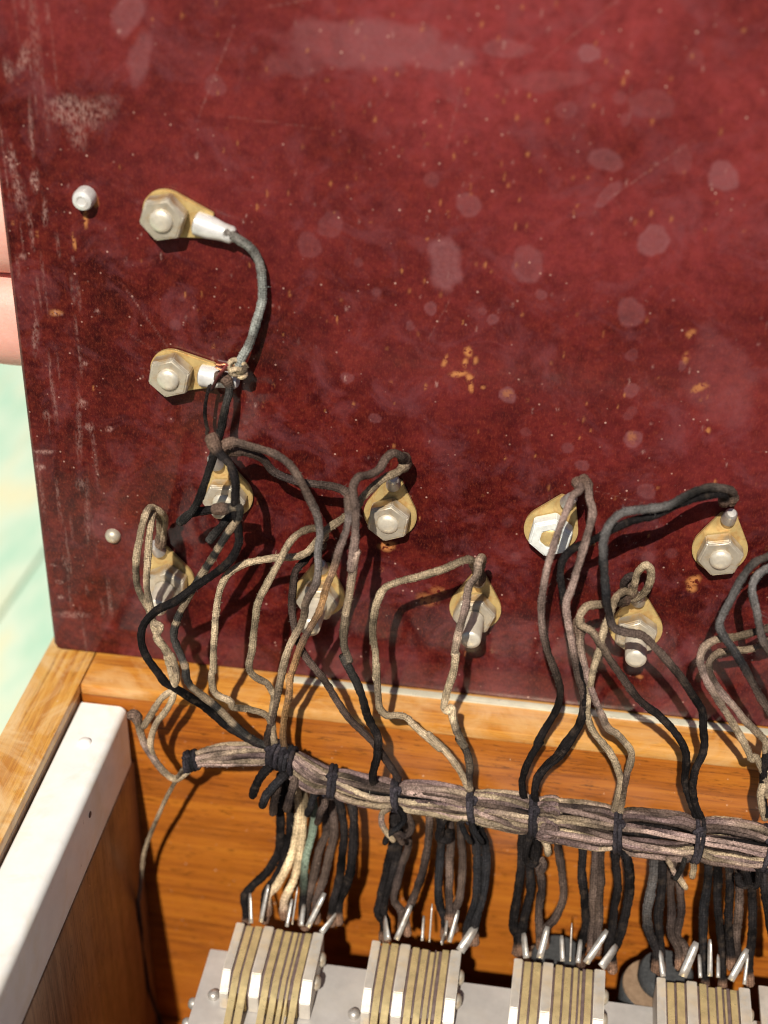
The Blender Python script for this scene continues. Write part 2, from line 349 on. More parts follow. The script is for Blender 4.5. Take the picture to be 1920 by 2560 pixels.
# ------------------------------------------------------------------ measured data (mm)
W = [
 {"n":"jumper_wire","l":"grey cloth jumper wire curving between the two upper left terminals","c":"wire","p":[[31.41,-1.18,79.62],[32.58,-0.99,79.25],[33.76,-1.28,79.77],[35.41,-1.0,78.73],[37.12,-1.01,77.43],[38.31,-1.04,75.39],[38.7,-1.27,73.19],[38.43,-1.71,69.91],[37.66,-2.15,66.37],[36.47,-2.6,63.06],[35.51,-3.22,61.31],[34.86,-3.24,59.76]],"d":1.35,"k":"greyblue","g":None},
 {"n":"thin_wire","l":"thin reddish black enamelled wire hanging below the lower left sleeve","c":"wire","p":[[33.61,-4.23,60.65],[32.05,-3.86,57.98],[30.74,-3.29,55.52],[30.64,-3.28,56.26],[30.1,-3.56,54.08],[29.92,-3.84,51.35],[30.62,-5.36,49.96],[30.69,-6.36,49.87],[31.86,-7.37,49.51]],"d":0.55,"k":"thinred","g":None},
 {"n":"cloth_wire","l":"black wire running down from the lower sleeve behind a knot","c":"wire","p":[[31.64,-2.27,57.27],[32.99,-2.77,57.41],[33.56,-2.78,56.21],[33.48,-3.3,54.94],[33.38,-3.83,54.56],[32.76,-4.38,51.66],[32.71,-5.43,50.35],[32.43,-7.47,48.57],[32.27,-9.38,47.55],[31.53,-11.13,44.79],[30.07,-11.18,40.86],[29.14,-11.98,39.34],[27.72,-12.73,37.86]],"d":1.25,"k":"blackgrey","g":"cloth covered wires between the panel and the harness"},
 {"n":"cloth_wire","l":"black wire passing in front of the leftmost upper-row nut to the harness root","c":"wire","p":[[32.67,-11.03,52.74],[33.99,-12.56,50.92],[36.07,-13.84,49.57],[37.08,-14.86,47.43],[37.07,-15.64,44.75],[36.94,-15.67,42.61],[37.06,-14.96,39.47],[37.05,-15.0,36.74],[35.72,-15.78,33.49],[33.28,-16.31,31.3],[30.91,-16.61,29.5],[27.17,-16.76,25.97],[24.43,-16.78,24.31],[22.17,-16.82,21.23],[21.58,-16.86,17.88],[22.36,-16.91,14.66],[23.69,-16.92,12.08],[25.09,-16.88,9.83],[26.46,-16.88,9.15],[28.91,-16.91,7.38],[31.64,-16.93,5.28],[35.2,-16.97,2.21],[39.4,-17.0,-0.08],[42.49,-17.02,-1.63]],"d":1.3,"k":"black","g":"cloth covered wires between the panel and the harness"},
 {"n":"cloth_wire","l":"speckled black and tan wire winding below the leftmost upper-row nut","c":"wire","p":[[33.41,-14.93,42.27],[35.92,-15.66,43.16],[37.61,-15.93,43.66],[37.37,-15.68,41.6],[35.58,-14.98,38.21],[33.57,-15.03,34.39],[31.26,-15.48,30.46],[29.14,-15.87,26.73],[27.37,-16.42,22.51],[26.76,-16.62,19.3],[27.48,-16.78,16.18],[28.24,-16.92,13.64],[28.24,-16.91,13.45],[28.65,-16.95,10.39],[30.65,-16.94,8.37],[33.09,-16.94,6.22],[35.8,-16.96,3.02],[38.56,-16.99,0.52],[42.22,-17.02,-1.12]],"d":1.2,"k":"speck","g":"cloth covered wires between the panel and the harness"},
 {"n":"wire_stub","l":"short black cut wire end sticking out left of the leftmost upper-row nut","c":"wire end","p":[[36.24,-10.49,40.17],[31.92,-9.51,38.63],[29.02,-9.52,37.8],[27.79,-9.53,37.05],[26.48,-9.05,35.32]],"d":1.3,"k":"blackgrey","g":None},
 {"n":"wire_stub","l":"short black cut wire end pointing down left below the leftmost upper-row nut","c":"wire end","p":[[36.47,-11.49,40.15],[35.28,-12.0,39.51],[33.79,-12.52,37.34],[32.08,-13.55,35.59]],"d":1.4,"k":"blackgrey","g":None},
 {"n":"cloth_wire","l":"dark brown wire arching right from the upper knot then dropping past the lower nut","c":"wire","p":[[33.95,-11.06,50.43],[34.91,-11.05,51.44],[36.29,-11.04,51.84],[38.56,-11.05,51.44],[41.51,-11.06,50.72],[44.08,-12.57,50.2],[45.9,-13.85,48.57],[47.66,-14.88,46.0],[49.14,-15.65,43.48],[49.69,-16.19,40.68],[49.35,-16.22,37.67],[49.4,-16.54,35.14],[48.86,-16.58,32.03],[47.66,-16.73,28.57],[47.17,-16.77,25.65],[45.48,-16.82,21.36],[44.48,-16.87,17.97],[43.7,-16.9,13.96],[43.1,-16.91,10.17],[41.96,-16.94,4.68],[41.05,-17.0,-0.28],[42.43,-17.03,-2.52]],"d":1.2,"k":"brown2tan","g":"cloth covered wires between the panel and the harness"},
 {"n":"cloth_wire","l":"dark brown wire running right under its twin toward the second upper nut","c":"wire","p":[[33.71,-9.36,48.89],[35.12,-9.36,49.3],[38.12,-9.36,49.1],[39.85,-8.45,47.56],[41.11,-7.52,44.99],[43.44,-7.53,44.12],[46.95,-7.53,43.76],[49.98,-7.54,43.56],[51.89,-8.5,43.56],[52.86,-9.44,42.63],[53.39,-11.17,41.63]],"d":1.25,"k":"brown","g":"cloth covered wires between the panel and the harness"},
 {"n":"cloth_wire","l":"brown wire from the second upper-row terminal falling to the harness","c":"wire","p":[[60.18,-3.4,46.72],[59.86,-7.45,49.98],[59.01,-8.41,50.89],[58.01,-9.34,50.46],[57.33,-11.07,49.55],[56.24,-12.58,49.39],[54.89,-14.83,50.13],[54.31,-15.58,49.23],[54.47,-16.1,47.38],[54.8,-16.14,44.12],[54.89,-16.46,40.96],[54.38,-16.54,35.19],[54.98,-16.49,38.54],[54.04,-16.65,31.61],[53.29,-16.76,25.87],[53.33,-16.82,21.53],[54.07,-16.84,18.36],[53.21,-16.83,19.45],[54.43,-16.83,16.42],[55.51,-16.85,14.11],[56.38,-16.88,10.97],[56.96,-16.9,8.33],[57.98,-17.42,6.36],[58.93,-17.94,4.76],[58.98,-18.47,2.22],[58.9,-18.99,0.66],[58.6,-19.02,-1.82],[58.75,-18.07,-5.17],[59.36,-17.1,-7.88]],"d":1.3,"k":"tan2black","g":"cloth covered wires between the panel and the harness"},
 {"n":"cloth_wire","l":"grey wire running from the second upper terminal far left then straight down","c":"wire","p":[[60.38,-3.41,46.52],[59.56,-7.49,47.07],[57.71,-9.39,46.9],[55.83,-9.41,44.91],[54.5,-9.44,42.96],[54.03,-9.45,41.69],[51.97,-9.48,39.28],[49.56,-10.39,37.38],[48.07,-11.25,35.82],[45.71,-11.28,33.02],[41.83,-12.07,32.52],[37.93,-12.8,31.7],[35.57,-14.08,30.58],[34.17,-15.11,28.27],[33.41,-15.9,24.09],[33.02,-16.47,18.51],[32.75,-16.82,12.95],[32.67,-16.93,13.04],[32.88,-16.96,9.24],[35.39,-16.95,7.74],[35.59,-16.92,6.72],[38.38,-16.92,6.53],[41.16,-16.93,5.45],[42.24,-16.99,0.51]],"d":1.15,"k":"tan","g":"cloth covered wires between the panel and the harness"},
 {"n":"cloth_wire","l":"tan wire sweeping left from behind the second lower-row lug","c":"wire","p":[[48.48,-5.66,32.97],[47.88,-7.63,35.92],[45.97,-11.23,37.45],[44.65,-13.99,37.25],[43.42,-15.02,34.75],[41.64,-15.82,30.86],[40.26,-16.36,27.35],[39.48,-16.58,23.04],[38.92,-16.75,18.62],[38.55,-16.87,15.02],[39.3,-16.92,13.48],[41.35,-16.92,12.17],[42.2,-16.91,10.52],[42.4,-16.87,10.04],[41.85,-16.94,4.66],[42.45,-17.02,-1.29]],"d":1.15,"k":"tan","g":"cloth covered wires between the panel and the harness"},
 {"n":"cloth_wire","l":"dark wire bending behind the tan pair left of the second lower nut","c":"wire","p":[[48.48,-5.67,31.83],[46.92,-7.69,31.57],[45.6,-9.59,30.7],[44.73,-11.32,29.93],[44.72,-12.86,27.7],[44.74,-12.9,24.22],[45.33,-14.19,22.0],[46.22,-15.22,19.33],[47.68,-15.99,16.81],[49.46,-16.52,14.73],[54.38,-16.9,6.92],[55.95,-17.02,5.41],[57.98,-17.06,3.04],[59.89,-17.07,0.3],[61.59,-17.08,-2.83],[62.46,-17.06,-4.9]],"d":1.15,"k":"blackbrown","g":"cloth covered wires between the panel and the harness"},
 {"n":"cloth_wire","l":"orange brown wire crossing in front of the second lower-row stud","c":"wire","p":[[53.94,-14.87,47.23],[53.95,-16.13,44.88],[53.69,-16.44,42.4],[52.71,-16.56,38.85],[51.6,-16.65,34.66],[50.69,-16.69,31.77],[49.77,-16.73,28.27],[48.11,-16.79,23.75],[46.66,-16.83,19.73],[45.67,-16.87,16.01],[45.16,-16.86,14.1],[44.71,-16.87,10.37],[44.01,-16.93,5.87],[43.67,-16.98,1.33],[44.33,-17.03,-2.23]],"d":1.15,"k":"tanorange","g":"cloth covered wires between the panel and the harness"},
 {"n":"cloth_wire","l":"tan wire hanging straight down in front of the third lower-row stud","c":"wire","p":[[72.46,-3.66,26.45],[73.02,-9.54,34.75],[72.58,-13.4,36.65],[72.54,-14.02,34.98],[71.57,-15.04,33.47],[71.27,-15.83,29.72],[70.71,-16.37,26.43],[70.2,-16.71,21.7],[70.33,-16.77,22.3],[70.24,-16.83,19.92],[69.74,-16.88,16.52],[69.37,-16.91,13.25],[69.25,-16.86,10.97],[69.89,-17.36,11.1],[70.34,-16.85,11.6],[70.66,-16.92,9.57],[71.55,-16.96,6.78],[72.75,-16.99,4.0],[71.62,-17.01,5.65],[73.12,-17.02,2.88],[73.75,-17.03,-0.36],[73.72,-17.05,-4.07],[74.07,-17.12,-6.14]],"d":1.25,"k":"tan2speck","g":"cloth covered wires between the panel and the harness"},
 {"n":"cloth_wire","l":"tan wire elbowing left and down from the third lower-row terminal","c":"wire","p":[[72.28,-3.67,26.18],[71.64,-9.56,33.17],[70.98,-13.99,37.28],[68.3,-14.02,35.39],[64.51,-14.04,33.71],[60.73,-14.59,32.49],[59.07,-15.07,31.43],[58.28,-15.83,29.73],[57.85,-16.14,27.0],[57.76,-16.4,23.5],[58.21,-16.61,19.98],[58.47,-16.79,15.07],[58.51,-16.86,18.33],[58.66,-16.91,14.6],[58.91,-16.93,11.38],[59.3,-16.93,9.28],[60.3,-16.9,8.23],[61.96,-16.89,8.56],[63.33,-16.94,8.51],[64.59,-16.99,7.26],[66.63,-17.01,5.3],[69.01,-17.04,3.07],[66.61,-17.0,5.8],[69.0,-17.02,3.16],[70.96,-17.02,0.42],[72.72,-17.04,-2.68],[73.66,-17.11,-4.96]],"d":1.15,"k":"tan","g":"cloth covered wires between the panel and the harness"},
 {"n":"cloth_wire","l":"pinkish wire falling in front of the white nut then turning black","c":"wire","p":[[85.74,-5.48,46.97],[86.2,-9.37,48.15],[85.2,-11.09,48.1],[84.54,-12.61,46.71],[83.58,-14.9,44.27],[82.89,-15.69,40.33],[82.46,-16.24,36.72],[82.35,-16.29,32.72],[82.78,-16.5,28.85],[83.79,-16.67,24.66],[85.48,-16.83,20.47],[86.41,-16.87,17.46],[86.35,-16.9,14.24],[85.03,-16.88,9.54],[83.7,-16.92,6.03],[84.13,-16.91,6.85],[82.67,-16.97,2.49],[82.22,-17.03,-2.12],[82.74,-17.12,-6.01]],"d":1.15,"k":"pink2black","g":"cloth covered wires between the panel and the harness"},
 {"n":"cloth_wire","l":"pinkish wire beside the white nut merging with a black wire","c":"wire","p":[[86.34,-5.47,47.54],[87.34,-7.48,47.87],[87.8,-9.38,47.06],[88.32,-11.11,46.18],[87.84,-13.91,43.6],[87.19,-14.96,39.57],[86.52,-15.76,35.55],[85.96,-16.07,32.76],[86.41,-16.33,29.74],[87.47,-16.66,25.43],[88.8,-16.83,20.64],[89.91,-16.88,17.09],[90.07,-16.91,13.01],[88.97,-16.89,8.93],[87.3,-16.94,4.43],[88.25,-16.93,5.71],[85.64,-16.98,2.04],[84.27,-17.01,-0.59],[84.03,-17.04,-3.37],[84.35,-17.12,-6.07]],"d":1.2,"k":"pink2black","g":"cloth covered wires between the panel and the harness"},
 {"n":"cloth_wire","l":"black wire arching left from the last upper-row lug then down across its neighbour","c":"wire","p":[[108.13,-3.43,44.59],[108.02,-5.47,47.54],[106.61,-7.46,49.38],[103.87,-9.34,50.41],[101.36,-11.06,50.16],[98.77,-12.58,49.07],[95.72,-13.25,48.4],[92.66,-13.86,47.89],[90.93,-14.87,46.63],[90.14,-15.64,44.26],[90.45,-16.19,40.3],[91.15,-16.4,36.6],[91.97,-16.57,32.82],[93.04,-16.68,29.78],[94.73,-16.72,29.16],[97.37,-16.73,28.75],[99.78,-16.76,26.61],[103.07,-16.79,22.89],[105.72,-16.83,19.3],[107.69,-16.84,16.11],[108.27,-16.84,12.66],[108.84,-16.88,9.76],[108.8,-17.07,7.7],[108.17,-17.27,4.69],[108.22,-17.49,1.18],[109.12,-17.53,-2.42],[110.23,-17.07,-5.05]],"d":1.25,"k":"greyblack","g":"cloth covered wires between the panel and the harness"},
 {"n":"cloth_wire","l":"black wire running behind the pinkish pair from the last upper-row lug","c":"wire","p":[[107.28,-3.43,44.49],[106.33,-7.47,48.35],[103.05,-9.36,48.78],[99.94,-11.09,48.21],[96.98,-11.89,46.66],[94.12,-12.62,45.99],[91.92,-13.3,44.96],[88.62,-12.67,41.84],[86.0,-12.7,39.97],[84.89,-13.38,38.2],[84.77,-14.02,35.43],[85.42,-15.05,33.02],[86.43,-15.83,29.37],[87.66,-16.56,24.53],[89.21,-16.8,19.82],[90.03,-16.87,17.1],[90.3,-16.93,13.06],[89.31,-16.96,9.04],[87.55,-16.99,4.2],[85.89,-17.02,1.82],[84.63,-17.05,-0.79],[84.3,-17.09,-3.91]],"d":1.15,"k":"black","g":"cloth covered wires between the panel and the harness"},
 {"n":"cloth_wire","l":"tan wire dropping from the looped lug of the last lower-row terminal","c":"wire","p":[[96.24,-3.66,26.7],[94.55,-7.71,29.97],[93.16,-11.31,31.02],[92.41,-14.08,30.22],[91.73,-15.84,28.7],[91.4,-16.66,25.68],[90.91,-16.81,21.78],[90.66,-16.87,17.48],[90.8,-16.9,13.71],[91.81,-16.91,10.28],[93.9,-16.9,7.55],[94.9,-16.92,6.29],[96.6,-16.96,3.18],[97.32,-17.0,0.44],[97.16,-17.04,-3.05],[96.94,-17.12,-5.98]],"d":1.15,"k":"tan","g":"cloth covered wires between the panel and the harness"},
 {"n":"cloth_wire","l":"black wire looping left at the last lower-row terminal then sweeping down right","c":"wire","p":[[94.84,-5.73,27.17],[93.33,-9.61,29.11],[91.23,-12.82,30.83],[88.79,-15.06,31.84],[88.07,-15.81,30.94],[88.24,-16.11,29.27],[89.79,-16.5,28.67],[91.29,-16.64,26.77],[93.1,-16.75,24.02],[95.71,-16.84,20.19],[98.77,-16.89,16.61],[101.99,-16.9,13.86],[104.55,-16.9,11.27],[106.01,-16.89,8.52],[106.68,-16.93,5.28],[106.87,-16.98,1.93],[108.07,-17.02,-1.61],[109.71,-17.07,-5.14]],"d":1.25,"k":"brown2black","g":"cloth covered wires between the panel and the harness"},
 {"n":"cloth_wire","l":"pale pinkish wire crossing behind the tan one near the rim","c":"wire","p":[[87.81,-14.1,29.08],[88.36,-15.12,27.15],[88.9,-15.9,24.46],[89.83,-16.43,21.33],[91.08,-16.76,17.73],[92.85,-16.92,13.43],[94.27,-16.94,10.67],[95.48,-16.92,9.92],[96.63,-16.89,8.77],[98.1,-16.91,6.77],[98.31,-16.96,3.44],[97.87,-17.01,-0.34],[97.75,-17.05,-3.54],[97.64,-17.13,-6.46]],"d":1.15,"k":"pink","g":"cloth covered wires between the panel and the harness"},
 {"n":"wire_loop","l":"folded tan wire end looped above the last lower-row lug","c":"wire end","p":[[96.0,-3.67,25.82],[96.16,-5.62,29.52],[96.25,-6.58,32.7],[97.33,-7.06,34.81],[98.15,-6.57,33.48],[98.2,-5.61,30.32],[97.09,-4.65,27.24],[95.59,-4.66,26.49]],"d":1.2,"k":"tan","g":None},
 {"n":"wire_loop","l":"frayed brown wire end bunched left of the folded loop","c":"wire end","p":[[95.27,-4.65,27.3],[94.41,-5.63,29.02],[94.42,-6.1,31.03],[95.25,-5.6,31.61],[95.86,-4.62,30.16],[95.12,-4.63,28.68]],"d":1.2,"k":"brown","g":None},
 {"n":"cloth_wire","l":"upper dark wire bowing in from the right picture edge","c":"wire","p":[[115.98,-7.58,40.19],[113.7,-11.18,41.22],[111.71,-12.69,40.7],[110.01,-14.97,39.06],[109.14,-15.74,36.46],[108.3,-16.28,33.65],[108.1,-16.46,31.81],[108.99,-16.6,29.87],[110.14,-16.7,28.31],[111.91,-16.76,25.79],[113.76,-16.81,22.83],[115.42,-16.82,20.19],[117.03,-16.85,17.94],[118.8,-16.85,14.82],[118.12,-16.89,8.69],[118.62,-16.96,2.91],[120.04,-17.05,-3.46]],"d":1.2,"k":"greyblack","g":"cloth covered wires between the panel and the harness"},
 {"n":"cloth_wire","l":"grey wire curling down along the right picture edge","c":"wire","p":[[116.37,-7.61,37.76],[114.03,-11.2,39.2],[112.5,-12.72,38.54],[112.04,-13.99,37.1],[112.63,-15.02,34.84],[113.34,-16.07,32.79],[114.24,-16.59,30.76],[115.24,-16.72,29.22],[117.78,-16.76,24.99],[119.53,-16.8,19.1]],"d":1.2,"k":"grey2","g":"cloth covered wires between the panel and the harness"},
 {"n":"cloth_wire","l":"outer tan wire of the pair elbowing in from the right picture edge","c":"wire","p":[[117.81,-11.33,29.21],[115.46,-12.83,29.54],[113.89,-13.5,29.34],[111.18,-14.11,28.44],[108.05,-15.11,28.2],[106.37,-15.86,27.15],[106.03,-16.16,25.32],[107.03,-16.41,22.8],[108.48,-16.61,20.27],[110.08,-16.76,17.91],[111.73,-16.86,15.28],[113.37,-16.93,12.8],[115.08,-16.92,10.0],[116.4,-16.9,7.74],[116.72,-16.89,8.48],[118.39,-16.93,5.69],[119.62,-16.99,0.51]],"d":1.15,"k":"pinktan","g":"cloth covered wires between the panel and the harness"},
 {"n":"cloth_wire","l":"inner tan wire of the pair elbowing in from the right picture edge","c":"wire","p":[[118.22,-9.66,25.56],[115.54,-11.38,25.71],[113.38,-12.17,25.01],[110.96,-12.89,25.04],[108.82,-14.15,25.23],[107.78,-15.16,24.56],[107.73,-15.91,23.52],[108.83,-16.21,21.24],[110.54,-16.46,19.19],[112.19,-16.76,17.58],[113.97,-16.86,15.18],[115.84,-16.93,13.38],[117.55,-16.89,11.66],[117.87,-16.87,10.3],[118.79,-16.93,5.75],[118.5,-17.49,0.81],[120.13,-17.05,-4.03]],"d":1.15,"k":"pinktan","g":"cloth covered wires between the panel and the harness"},
 {"n":"cloth_wire","l":"outer tan strand looping over the leftmost lower-row lug","c":"wire","p":[[21.23,-2.67,25.95],[22.23,-3.62,29.67],[22.8,-4.63,32.44],[23.11,-7.63,36.13],[22.31,-9.5,38.08],[22.24,-12.72,38.47],[21.84,-15.02,35.49],[21.19,-15.81,31.16],[21.4,-16.35,27.83],[22.41,-16.39,24.79],[23.24,-16.42,22.56],[23.48,-16.44,20.52],[24.25,-16.64,18.37],[25.64,-16.78,16.24],[26.52,-16.92,13.71],[26.15,-16.89,15.92],[26.72,-16.92,12.56],[26.19,-16.96,9.0],[24.07,-16.96,6.55],[21.82,-16.97,2.61],[20.51,-17.0,0.23]],"d":1.1,"k":"paletan","g":"cloth covered wires between the panel and the harness"},
 {"n":"cloth_wire","l":"inner tan strand looping over the leftmost lower-row lug","c":"wire","p":[[20.97,-2.67,25.92],[21.65,-3.62,29.6],[22.27,-5.65,33.33],[22.55,-8.59,36.4],[23.01,-12.74,36.63],[23.02,-15.06,32.28],[22.98,-16.13,27.88],[23.24,-16.39,24.6],[23.31,-16.43,21.68],[24.61,-16.44,20.97],[23.86,-16.46,18.79],[25.19,-16.77,17.08],[26.28,-16.91,13.98],[25.58,-16.9,15.5],[26.06,-16.93,11.77],[26.15,-16.97,8.29],[24.8,-16.99,4.51],[22.55,-16.99,0.53],[21.53,-17.04,-2.93],[22.39,-17.09,-6.92],[24.0,-17.12,-9.52]],"d":1.1,"k":"paletan","g":"cloth covered wires between the panel and the harness"},
 {"n":"cloth_wire","l":"pinkish wire from behind the metal bar end to the tied bundle tip","c":"wire","p":[[18.33,-16.96,2.09],[19.41,-17.04,2.68],[19.93,-17.0,0.15],[20.56,-17.05,-3.45],[22.56,-17.58,-6.44],[24.34,-18.11,-8.36],[25.75,-18.12,-9.28],[27.59,-18.1,-7.48],[28.72,-17.57,-5.5],[30.66,-17.06,-4.53]],"d":1.2,"k":"pinktan","g":"cloth covered wires between the panel and the harness"},
 {"n":"thin_wire","l":"thin dark wire hanging down the inner left corner of the box","c":"wire","p":[[27.49,-18.58,-6.29],[25.39,-18.14,-10.48],[23.54,-17.69,-14.72],[21.44,-16.76,-20.36],[19.05,-15.35,-27.51],[17.42,-14.43,-33.83],[16.35,-14.02,-40.56],[15.59,-13.61,-47.44],[15.32,-13.23,-56.74],[15.45,-12.84,-65.35],[16.32,-12.93,-73.01],[17.66,-13.01,-79.38],[19.06,-13.09,-85.15]],"d":0.75,"k":"thinbrown","g":None},
]
